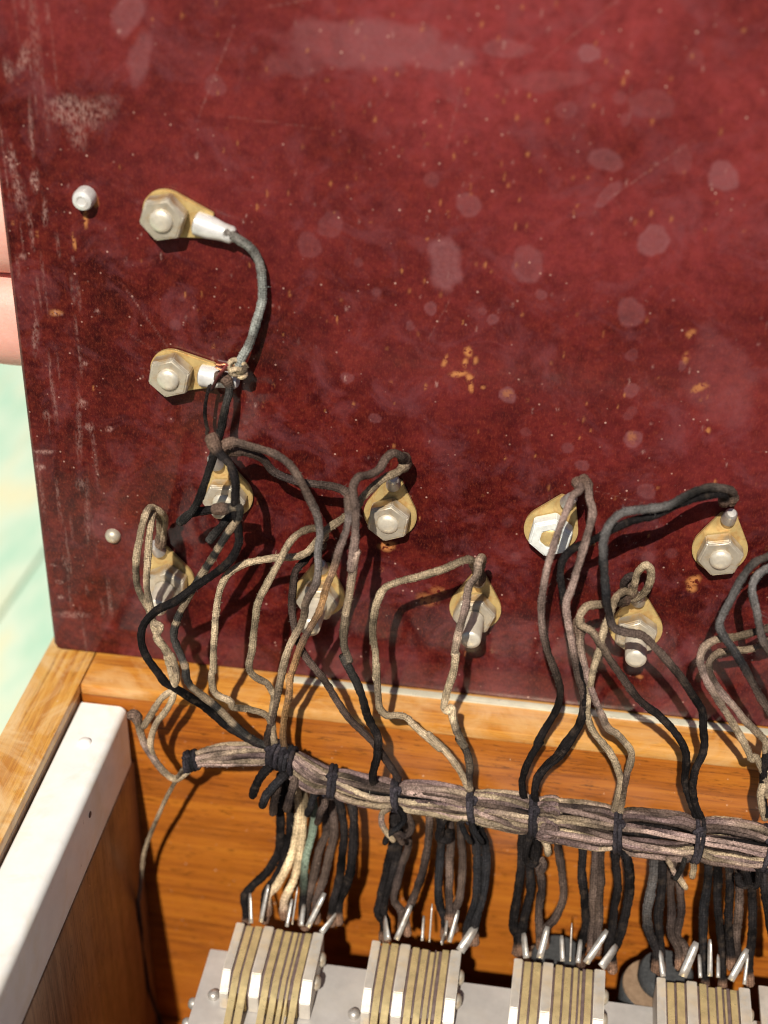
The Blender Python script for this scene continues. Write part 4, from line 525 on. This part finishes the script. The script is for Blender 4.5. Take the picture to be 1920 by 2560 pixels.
# faint scattered drop marks, vertical scuffs near the free edge, grime near the hinge
for _ in range(60):
    su, sv, rr, s_ = pr.uniform(20, 190), pr.uniform(12, 148), pr.uniform(.25, 1.1), pr.uniform(.08, .28)
    q = np.sqrt((U - su) ** 2 + (V - sv) ** 2) / rr; st[..., 0] = np.maximum(st[..., 0], np.clip((1.15 - q) / .3, 0, 1) * s_)
for _ in range(42):
    su, sv, L, ww, s_ = pr.uniform(.5, 11), pr.uniform(2, 118), pr.uniform(.8, 6), pr.uniform(.1, .3), pr.uniform(.08, .3)
    q = np.maximum(np.abs(U - su + (V - sv) * .02) / ww, np.abs(V - sv) / L); st[..., 2] = np.maximum(st[..., 2], np.clip((1.3 - q) / .6, 0, 1) * s_)
for _ in range(14):
    su, sv, L, an, s_ = pr.uniform(14, 120), pr.uniform(40, 118), pr.uniform(1, 7), pr.uniform(0, 3.14), pr.uniform(.15, .5)
    x = (U - su) * math.cos(an) + (V - sv) * math.sin(an); y = -(U - su) * math.sin(an) + (V - sv) * math.cos(an)
    st[..., 2] = np.maximum(st[..., 2], np.clip((1.2 - np.maximum(np.abs(x) / L, np.abs(y) / .1)) / .4, 0, 1) * s_ * .45)
lo = np.clip((5.2 - np.abs(V - 4.2)) / 3, 0, 1) * (.10 + .22 * np.sin(U * .33 + 1) * np.sin(U * .11))
st[..., 0] = np.maximum(st[..., 0], np.clip(lo, 0, .45))
Wd = np.zeros_like(U)
edge = np.minimum(np.minimum(U, UW - U), np.minimum(V, VH - V)); Wd = -np.clip(.5 - edge, 0, 1) ** 1.3 * 1.1
cu, cv, cr = 1.8, 1.8, 1.8
msk = (U < cu) & (V < cv); dd = np.maximum(np.sqrt((U - cu) ** 2 + (V - cv) ** 2), 1e-6)
mo = msk & (dd > cr); U2, V2 = U.copy(), V.copy()
U2[mo] = cu + (U - cu)[mo] / dd[mo] * cr; V2[mo] = cv + (V - cv)[mo] / dd[mo] * cr
Wd[mo] = -.3
nu, nv_ = U.shape; idx = np.arange(nu * nv_).reshape(nu, nv_)
pv = np.stack([U2, V2, Wd], -1).reshape(-1, 3)
pf = np.stack([idx[:-1, :-1], idx[1:, :-1], idx[1:, 1:], idx[:-1, 1:]], -1).reshape(-1, 4)
ringi = np.concatenate([idx[:, 0], idx[-1, 1:], idx[::-1, -1][1:], idx[0, ::-1][1:-1]])
nb = len(pv); back = pv[ringi].copy(); back[:, 2] = -TH
pv = np.vstack([pv, back]); k_ = len(ringi); j_ = np.arange(k_); jn = (j_ + 1) % k_
sf = np.stack([ringi[j_], nb + j_, nb + jn, ringi[jn]], -1)
stc = np.vstack([st.reshape(-1, 3), np.zeros((k_, 3))])
fl = pf.tolist() + sf.tolist() + [(nb + j_)[::-1].tolist()]
pme = mesh('panel', pv, fl, False, None, np.clip(stc, 0, 1), 'stain')
BL = np.zeros(U.shape); NZ3 = vnoise(16, 4)  # soft patches, strongest high up: painted light haze mixed with bleached areas
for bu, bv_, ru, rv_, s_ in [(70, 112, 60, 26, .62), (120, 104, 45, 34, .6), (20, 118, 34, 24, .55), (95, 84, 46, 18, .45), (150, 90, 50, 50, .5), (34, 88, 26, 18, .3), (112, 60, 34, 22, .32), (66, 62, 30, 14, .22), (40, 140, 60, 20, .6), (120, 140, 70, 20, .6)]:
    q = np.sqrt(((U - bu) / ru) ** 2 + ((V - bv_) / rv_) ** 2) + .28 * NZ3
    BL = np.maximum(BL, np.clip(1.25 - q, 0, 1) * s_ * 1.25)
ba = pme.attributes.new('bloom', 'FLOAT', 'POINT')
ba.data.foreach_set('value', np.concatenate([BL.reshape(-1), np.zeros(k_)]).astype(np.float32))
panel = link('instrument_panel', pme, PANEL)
panel.matrix_world = Matrix(((1, 0, 0, 0), (0, math.sin(TILT), -math.cos(TILT), 0), (0, math.cos(TILT), math.sin(TILT), 0), (0, 0, 0, 1)))
tag(panel, 'upright dark red fibre panel with nutted terminals and dried water marks', 'panel')

# terminals: panel > terminal (stud) > nut, lug, sleeve
def stud_mesh(L, r=1.68):
    pf_ = [(0, .02), (r, .02)]; z = 3.7
    while z < L - .75:                                   # worn thread
        pf_ += [(r * .955, z), (r * 1.01, z + .14), (r * 1.01, z + .26), (r * .955, z + .4)]; z += .46
    return lathe_mesh('stud', pf_ + [(r, max(L - .5, .1)), (r * .9, L - .22), (r * .55, L - .06), (0, L)], 22, 60)
def nut_mesh(r=3.5, z0=.95, h=2.5):
    bm = bmesh.new(); n = 6; z1 = z0 + h; ri = 1.7
    rings = []
    for rr, z, k in ((r, z0, 6), (r, z1 - .35, 6), (r * .9, z1, 6), (ri, z1, 6), (ri, z0, 6)):
        rings.append([bm.verts.new(Vector((rr * math.cos(math.pi / 3 * i), rr * math.sin(math.pi / 3 * i), z)) * M) for i in range(6)])
    for a, b in zip(rings, rings[1:] + rings[:1]):
        for i in range(6): bm.faces.new((a[i], a[(i + 1) % 6], b[(i + 1) % 6], b[i]))
    bmesh.ops.recalc_face_normals(bm, faces=bm.faces[:])
    bmesh.ops.bevel(bm, geom=[e for e in bm.edges if e.calc_face_angle(0) > .5], offset=.16 * M, segments=2, affect='EDGES')
    return bm_mesh('nut', bm, 30)
def lug_mesh(R=4.15, L=6.4, neck=1.15, th=.75, z0=.12):
    pts = []
    a0 = math.asin((R - neck) / L) if L > R else .6
    ca = math.pi / 2 - math.acos(min(1, (R - neck) / L))
    for i in range(25):
        t_ = math.pi - ca + (math.pi + 2 * ca) * i / 24
        pts.append((R * math.cos(t_), R * math.sin(t_)))
    pts += [(neck, L), (-neck, L)]
    return prism_mesh('lug', pts, z0, z0 + th, .12)
def sleeve_mesh(r0, r1, L):
    return lathe_mesh('sleeve', [(0, 0), (r0 * .8, 0), (r0, .25), (r0 * .96, L * .35), (r1, L * .7), (r1 * .97, L - .45), (r1 * .7, L - .05), (0, L)], 20)
NUT = nut_mesh(); LUGM = lug_mesh(); SLV = sleeve_mesh(1.15, .95, 2.9)
for q in (NUT, LUGM, SLV): q.materials.clear()
def terminal(uvp, ang, L, label, nutrot=0, big=False, nmat=None, smat=None, lift=35, nutz=0):
    o = link('terminal', stud_mesh(L), smat or STUD, panel); o.location = Vector((uvp[0], uvp[1], 0)) * M
    tag(o, label)
    n = bpy.data.objects.new('nut', NUT.copy()); n.data.materials.append(nmat or NICK); col.objects.link(n); n.parent = o
    n.rotation_euler = (0, 0, math.radians(nutrot)); n.location.z = nutz * M
    if big: n.scale = (.98, .98, 1)
    me = lug_mesh(3.5, 6.6, 1.9) if big else LUGM.copy()
    l = link('lug', me, LUG, o); l.rotation_euler = (0, 0, math.radians(ang))
    if big:
        s = link('sleeve', sleeve_mesh(1.75, 1.3, 6.0), TINW, o); lz, le = 4.3, 8
    else:
        s = bpy.data.objects.new('sleeve', SLV.copy()); s.data.materials.append(TIN); col.objects.link(s); s.parent = o; lz, le = 5.6, lift
    a = math.radians(ang); d = Vector((-math.sin(a), math.cos(a), 0))
    s.location = (d * lz + Vector((0, 0, 1.1 if not big else 1.0))) * M
    dv = (d * math.cos(math.radians(le)) + Vector((0, 0, math.sin(math.radians(le))))).normalized()
    s.rotation_euler = dv.to_track_quat('Z', 'Y').to_euler()
    return o
A_, B_ = TERM['A'], TERM['B']
terminal(TERM['T1'], -102, 4.3, 'upper of the two terminals with white sleeves at left', 12, True, nutz=.1)
terminal(TERM['T2'], -91, 4.3, 'lower of the two terminals with white sleeves at left', 18, True)
terminal(B_[0], 12, 4.0, 'leftmost terminal of the upper row behind twisted black wires', 5)
terminal(B_[1], -4, 4.0, 'second terminal of the upper row with thick short stud', 22)
terminal(B_[2], -20, 3.4, 'third terminal of the upper row with white nut and brass stud', 20, nmat=NICKW, smat=LUG)
terminal(B_[3], -4, 4.2, 'last terminal of the upper row with tarnished nut', 14)
terminal(A_[0], 12, 9.0, 'leftmost terminal of the lower row beside looped tan wires', 28, lift=25)
terminal(A_[1], -4, 10.0, 'second terminal of the lower row behind crossing wires', 3, lift=40)
terminal(A_[2], -2, 9.5, 'third terminal of the lower row with long stud', 10, lift=45)
terminal(A_[3], 3, 9.0, 'last terminal of the lower row with long stud', 25, lift=40)
o = link('screw', lathe_mesh('screw', [(0, .0), (1.55, .0), (1.55, 1.5), (1.35, 2.1), (.75, 2.35), (.62, 2.15), (0, 2.1)], 22), TINW, panel)
o.location = Vector((*TERM['S'][0], 0)) * M
o = link('screw', lathe_mesh('screw', [(0, 0), (1.3, 0), (1.25, .5), (.9, 1.0), (.4, 1.2), (0, 1.25)], 20), NICK, panel)
o.location = Vector((*TERM['S'][1], 0)) * M

# ------------------------------------------------------------------ metal bar along the left wall
bar = link('metal_bar', prism_mesh('metal_bar', [(7.35, -15.6), (15.2, -15.6)] + [(13.9 + 1.3 * math.cos(a), -4.3 + 1.3 * math.sin(a)) for a in np.linspace(0, math.pi / 2, 7)] + [(7.6, -3.0), (7.35, -3.25)], 0, 108, 0), ALU)
bar.matrix_world = Matrix(((1, 0, 0, 0), (0, 0, 1, -.1172), (0, 1, 0, 0), (0, 0, 0, 1)))
tag(bar, 'dull white metal bar lying along the left wall of the box', 'bar')
o = link('rivet', lathe_mesh('rivet', [(0, 0), (1.1, 0), (1.0, .35), (.6, .6), (0, .68)], 20), ALU, bar)
o.location = Vector((11.2, -3.02, 117.2 - 18.8)) * M; o.rotation_euler = (-math.pi / 2, 0, 0)
o = link('rivet', lathe_mesh('pin', [(0, 0), (.55, 0), (.5, .12), (0, .16)], 14), INSUL, bar)
o.location = Vector((15.2, -7.5, 117.2 - 30)) * M; o.rotation_euler = (0, math.pi / 2, 0)

# ------------------------------------------------------------------ mounting plate and contact spring stacks
plate = empty('mounting_plate', (110, -60, -84))
pp = box('plate_top', 32.2 - 110, 187 - 110, -118 + 60, -26 + 60, 42.4, 44, STEEL, plate, .3)
box('plate_foot', 32.4 - 110, 34 - 110, -117 + 60, -27 + 60, .1, 42.4, STEEL, plate, .3)
box('plate_foot', 185.4 - 110, 186.8 - 110, -117 + 60, -27 + 60, .1, 42.4, STEEL, plate, .3)
tag(plate, 'grey metal mounting plate under the spring stacks', 'plate')
rv = lathe_mesh('rivet', [(0, 0), (1.0, 0), (1.0, .5), (.7, .95), (0, 1.15)], 18); rv.materials.append(TIN)
for k in range(5):
    o = bpy.data.objects.new('rivet', rv); col.objects.link(o); o.parent = plate
    o.location = Vector((35.2 + 23.4 * k - 110 , -35.6 + 60, 44.02)) * M
for yy in (-36.5, -40.5):
    o = bpy.data.objects.new('rivet', rv); col.objects.link(o); o.parent = plate
    o.location = Vector((32.15 - 110, yy + 60, 42.6)) * M; o.rotation_euler = (0, -math.pi / 2, 0)
LAY = [('c', 0, 1.45), ('i', 1.45, 1.75), ('b', 1.75, 2.9), ('i', 2.9, 3.25), ('b', 3.25, 4.5), ('i', 4.5, 4.8), ('c', 4.8, 6.5), ('i', 6.5, 6.9), ('b', 6.9, 8.05), ('i', 8.05, 8.4),
       ('b', 8.4, 9.5), ('i', 9.5, 9.85), ('b', 9.85, 10.6), ('i', 10.6, 10.9), ('b', 10.9, 11.3), ('i', 11.3, 11.85), ('b', 11.85, 12.95), ('i', 12.95, 13.2), ('c', 13.2, 15)]
SX = [36.7, 60.0, 83.5, 107.0]
LABS = ['contact spring stack nearest the metal bar, with cream wires', 'second contact spring stack from the metal bar', 'third contact spring stack from the metal bar', 'contact spring stack nearest the right picture edge']
proto = []
def tag_mesh(b, t, w, r):
    """flat tinned tongue, slightly twisted, from b to t"""
    b, t = np.array(b), np.array(t); ax = t - b; L = np.linalg.norm(ax); ax /= L
    side0 = np.cross(ax, (0, -1, .2)); side0 /= np.linalg.norm(side0); nn0 = np.cross(side0, ax)
    v, f = [], []; K_ = 7; tw = r.uniform(-.9, .9)
    wid = [1, 1, 1, .97, .95, .9, .62]
    for i in range(K_):
        q = i / (K_ - 1); an = tw * q; sd_ = side0 * math.cos(an) + nn0 * math.sin(an); n_ = np.cross(sd_, ax)
        c = b + ax * L * q + nn0 * (.5 * q * (1 - q)); ww = w / 2 * wid[i]; th = .11 if i < K_ - 1 else .05
        v += [c - sd_ * ww - n_ * th, c + sd_ * ww - n_ * th, c + sd_ * ww + n_ * th, c - sd_ * ww + n_ * th]
    for i in range(K_ - 1):
        a = i * 4
        for m in range(4): f.append((a + m, a + (m + 1) % 4, a + 4 + (m + 1) % 4, a + 4 + m))
    f += [(3, 2, 1, 0), (len(v) - 4, len(v) - 3, len(v) - 2, len(v) - 1)]
    return v, f
for si, sx in enumerate(SX):
    base = (sx + 7.5, -40, -40); root = empty('spring_stack', base)
    tag(root, LABS[si], 'spring stack', 'contact spring stacks in a row on the plate')
    if si == 0:
        for kd, x0, x1 in LAY:
            g = .02
            if kd == 'c':
                pr_ = [(15.3, 6.0), (5.2, 6.0), (2.4, 3.6), (2.2, .05), (15.2, .05)]
                me = prism_mesh('clamp_block', pr_, x0 - 7.5 + g, x1 - 7.5 - g, .14, 0); nm, mt = 'clamp_block', CLAMP
            elif kd == 'b':
                q = random.uniform(-.45, .15); sl = random.uniform(-1, 1)
                pr_ = [(15.25, 5.75 + q), (5.2, 5.75 + q), (2.2, 4.3 + q), (-3.2, 1.75 + q * .3), (-26, 1.3 + sl * .4), (-26, .9 + sl * .4), (-3.2, 1.3 + q * .3), (2.0, 3.5 + q), (2.1, .1), (15.2, .1)]
                me = prism_mesh('contact_spring', pr_, x0 - 7.5 + g, x1 - 7.5 - g, .08, 0); nm, mt = 'contact_spring', BRASS
            else:
                pr_ = [(15.28, 5.25), (5.3, 5.25), (2.8, 3.6), (2.6, .1), (15.2, .1)]
                me = prism_mesh('insulator', pr_, x0 - 7.5 + g, x1 - 7.5 - g, 0, 0); nm, mt = 'insulator', INSUL
            o = link(nm, me, mt, root); proto.append(o)
        me = lathe_mesh('screw', [(0, 0), (1.3, 0), (1.25, .4), (.8, .8), (0, .9)], 18)
        for yy in (12.2, 7.4):
            o = link('screw', me, NICK if yy > 10 else None, root); o.location = Vector((7.5, yy, 3.0)) * M; o.rotation_euler = (0, math.pi / 2, 0); proto.append(o)
    else:
        for q in proto:
            o = q.copy(); col.objects.link(o); o.parent = root
            if o.name.startswith(('contact', 'insul')): o.location = Vector((0, random.uniform(-.3, .3), random.uniform(-.22, .1))) * M
        root.rotation_euler = (0, 0, math.radians((0, .5, -.4, .3)[si]))
    tr = np.random.default_rng(si + 50)
    for b, t, w in TAGS[si + 1]:
        v, f = tag_mesh(np.array(b) - base, np.array(t) - base, w * .85, tr)
        link('solder_tag', mesh('solder_tag', v, f, True), TIN, root)

# grey felt buffers behind the plate
fb = None
for k, (x, y) in enumerate([(89.6, -18.6), (107.6, -21.0)]):
    r_ = empty('felt_buffer', (x, y, (-91, -88.5)[k]))
    tag(r_, ['dark grey felt buffer in the gap right of the second spring stack', 'dark grey felt buffer in the gap left of the last spring stack'][k], 'buffer', 'felt buffers behind the plate')
    if fb is None:
        fb = [link('post', lathe_mesh('post', [(0, 7.1), (4, 7.1), (4, 41.5), (0, 41.5)], 24), FIBRE, r_),
              link('felt_ring', lathe_mesh('felt_ring', [(0, 41.6), (5.6, 41.6), (5.9, 42.2), (5.9, 47.3), (5.6, 47.7), (0, 47.7)], 32), FELT, r_),
              link('fibre_disc', lathe_mesh('fibre_disc', [(0, 47.75), (5.6, 47.75), (5.5, 48.1), (0, 48.15)], 32), FIBRE, r_),
              link('felt_pad', lathe_mesh('felt_pad', [(0, 48.2), (4.4, 48.2), (4.6, 48.7), (4.5, 50.6), (4.1, 51.1), (0, 51.2)], 28), FELT, r_)]
        fb[3].location = Vector((1.4, .9, 0)) * M
    else:
        for q in fb:
            o = q.copy(); col.objects.link(o); o.parent = r_
br = empty('angle_bracket', (127, -24, -40)); tag(br, 'small brass coloured bracket at the right picture edge beside the last stack', 'bracket')
box('bracket_arm', -3.4, 3.5, -12, 1.4, 3.6, 4.6, CLAMP, br, .2); box('bracket_leg', -3.3, 3.4, -11.8, -10.6, .05, 3.6, CLAMP, br, .15)

# ------------------------------------------------------------------ harness trunk
tc = spline(TRUNK, .35); ts = np.concatenate([[0], np.cumsum(np.linalg.norm(np.diff(tc, axis=0), axis=1))])
tt = np.gradient(tc, axis=0); tt /= np.linalg.norm(tt, axis=1)[:, None]
n1 = np.cross(tt, (0, -1, 0)); n1 /= np.linalg.norm(n1, axis=1)[:, None]; n2 = np.cross(tt, n1)
tR = np.interp(tc[:, 0], [30, 34, 41, 44.5, 48, 62, 78, 92, 126, 140], [1.45, 1.95, 2.05, 2.3, 2.6, 2.7, 3.05, 3.8, 4.0, 4.0])
tie_i = [int(np.argmin(np.linalg.norm(tc - np.array(t_[:3]), axis=1))) for t_ in TIES]
pinch = np.ones(len(tc))
for i in tie_i: pinch -= .17 * np.exp(-((ts - ts[i]) / 1.4) ** 2)
har = empty('wire_harness', (float(tc[0][0]), -17, -20))
ho = np.array((float(tc[0][0]), -17, -20))
tag(har, 'laced bundle of faded cloth wires running along the back wall', 'wire harness')
NS = 24
hr = np.random.default_rng(21)
for k in range(NS):
    a = 2 * math.pi * k / NS + .5 * snoise(len(tc), 60, hr) + ts * .012
    rr = tR * pinch * (1 + .06 * snoise(len(tc), 30, hr)) - .38 - .12 * (k % 2)
    c = tc + n1 * (np.cos(a) * rr)[:, None] + n2 * (np.sin(a) * rr)[:, None] - ho
    i0 = 0 if k % 2 == 0 else int(hr.integers(10, 60)) if k % 3 else 0
    pk = [str(hr.choice(['tan', 'pink', 'brown', 'pink', 'mauve', 'mauve', 'pink', 'paletan', 'brown', 'tan', 'bbrown'])) for _ in range(13)]
    wire('strand', c[i0::4], .84 + .16 * hr.random(), pk, 300 + k, har, fuzz=.5, jit_=.05)
for k in range(8):     # inner strands that fill the middle
    a = 2 * math.pi * k / 8 + .3 * snoise(len(tc), 60, hr); rr = np.maximum(tR * pinch - 1.2, .05)
    c = tc + n1 * (np.cos(a) * rr)[:, None] + n2 * (np.sin(a) * rr)[:, None] - ho
    wire('strand', c[::5], 1.2, ['blackbrown', 'brown', 'black', 'pink', 'blackbrown', 'black', 'tan', 'brown'][k], 330 + k, har, fuzz=0, segs=8)
for j, (i, t_) in enumerate(zip(tie_i, TIES)):
    R0 = tR[i] * pinch[i] + .22; turns = {1: 2.1, 2: 5.2, 3: 4.2}[t_[3]]; pts = []
    tl = hr.uniform(-.25, .25)
    n_ = int(22 * turns)
    for q in range(n_ + 1):
        u_ = q / n_; a = -.6 + 2 * math.pi * turns * u_ ; off_ = (u_ - .5) * {1: 1.3, 2: 3.9, 3: 2.7}[t_[3]]
        pts.append(tc[i] + n1[i] * math.cos(a) * R0 + n2[i] * math.sin(a) * R0 + tt[i] * (off_ + tl * math.cos(a) * R0) - ho)
    wire('lacing_tie', pts, .8, 'lace', 400 + j, har, fuzz=.6)
    up = n1[i] if n1[i][2] > 0 else -n1[i]; fr = np.array((0, -1., 0))
    kc = tc[i] + up * R0 * .85 + fr * R0 * .45 - ho
    pts = [kc + np.array((math.cos(a) * .55, math.sin(2 * a) * .25, math.sin(a) * .5)) for a in np.linspace(0, 6.8, 14)]
    wire('lacing_knot', pts, .78, 'lace', 430 + j, har, fuzz=.6)
for j, k_ in enumerate(K):
    wire('cord_end', np.array(k_['p']) - ho, k_['d'], k_['k'], 460 + j, har)

# ------------------------------------------------------------------ loose wires
def place_wire(name, w, seed, label, cat, group=None, **kw):
    p = np.array(w['p']); o0 = p[-1].copy()
    o = wire(name, p - o0, w['d'], w['k'], seed, **kw); o.location = Vector(o0) * M
    return tag(o, label, cat, group)
for j, w in enumerate(W):
    place_wire(w['n'], w, 100 + j, w['l'], w['c'], w['g'], startbrown=3.2 if w['g'] else 0)
ORD = ['first', 'second', 'third', 'fourth', 'fifth', 'sixth', 'seventh', 'eighth', 'ninth', 'tenth']
STK = {1: 'the stack nearest the metal bar', 2: 'the second stack from the bar', 3: 'the third stack from the bar', 4: 'the stack nearest the right edge'}
CN = {'black': 'black', 'cream': 'cream', 'green': 'green stained', 'blackbrown': 'dark brown', 'brown': 'brown', 'blackblue': 'blue black', 'blackgrey2': 'grey black'}
cnt = {}
for j, w in enumerate(D):
    s_ = w['s']; k = cnt.get(s_, 0); cnt[s_] = k + 1
    place_wire('drop_wire', w, 200 + j, f"{ORD[k]} from left, {CN[w['k']]} wire dropping from harness to {STK[s_]}", 'wire', 'wires dropping to the spring stacks', fuzz=.5, endbrown=2.6)

# splice knot at the lower white sleeve, with bare copper ends
def pp_(u, v, w): return np.array((u, v * math.sin(TILT) - w * math.cos(TILT), v * math.cos(TILT) + w * math.sin(TILT)))
jw = np.array(W[0]['p'][-1])
sp = empty('splice_knot', jw)
tag(sp, 'pale waxed splice knot with two bare copper ends beside the lower sleeve', 'knot')
for j in range(4):
    rr = (.75, .85, .8, .7)[j]; cz = np.array(((-.3, .5, .1, .6)[j], (-.4, -.2, -.5, 0)[j], (.6, .2, -.4, -.7)[j]))
    tilt = (.3, -.5, .8, -.2)[j]
    pts = [cz + rr * np.array((math.cos(a), .35 * math.sin(a + tilt * 3), math.sin(a) * math.cos(tilt))) for a in np.linspace(0, 6.9, 16)]
    wire('wrap', pts, .85, 'cream' if j % 2 else 'paletan', 500 + j, sp, fuzz=.6)
for j, z in enumerate((.45, -.35)):
    wire('copper_end', [(-.3, -.2, z), (-1.4, -.3, z + .05), (-2.3, -.35, z - .05), (-3.1, -.3, z + .15)], .32, 'tan', 510 + j, sp, COPPER, fuzz=0, segs=8)

# ------------------------------------------------------------------ the hand that holds the panel from behind
def hand():
    me = bpy.data.meshes.new('hand'); bm = bmesh.new(); sk = []
    def V_(x, w, z, r): sk.append(r * M); return bm.verts.new(Vector((x, -w, z)) * M)
    wrist = V_(-132, -36, 205, 25); p0 = V_(-100, -31, 168, 27); p1 = V_(-62, -26, 114, 22)
    bm.edges.new((wrist, p0)); bm.edges.new((p0, p1))
    for z0, z1, L, r in ((105, 112, 1.05, 8.2), (88, 92.5, 1.12, 8.5), (74, 73.8, 1.05, 10.4), (60, 57.2, .85, 10.2)):
        a = V_(-34, -20, z0, r + 1.2); b = V_(-34 + 24 * L, -14.5, z1, r); c = V_(-34 + 44 * L, -4.6 - r, z1 - .3, r * .92); d = V_(-34 + 58 * L, -4.2 - r * .85, z1 - .5, r * .75)
        bm.edges.new((p1, a)); bm.edges.new((a, b)); bm.edges.new((b, c)); bm.edges.new((c, d))
    a = V_(-66, -8, 156, 13); b = V_(-44, 4, 160, 10.5); c = V_(-22, 7, 158, 9); d = V_(-8, 6, 154, 7)
    bm.edges.new((p0, a)); bm.edges.new((a, b)); bm.edges.new((b, c)); bm.edges.new((c, d))
    bm.to_mesh(me); bm.free()
    o = link('person', me, SKIN); o.modifiers.new('skin', 'SKIN'); s = o.modifiers.new('sub', 'SUBSURF'); s.levels = s.render_levels = 2
    for q, r in zip(me.skin_vertices[0].data, sk): q.radius = (r, r)
    me.skin_vertices[0].data[0].use_root = True
    dg = bpy.context.evaluated_depsgraph_get(); ev = bpy.data.meshes.new_from_object(o.evaluated_get(dg))
    o.modifiers.clear(); o.data = ev
    ev.polygons.foreach_set('use_smooth', np.ones(len(ev.polygons), bool))
    if not ev.materials: ev.materials.append(SKIN)
    tag(o, 'bare hand holding the left edge of the red panel from behind', 'hand')
hand()
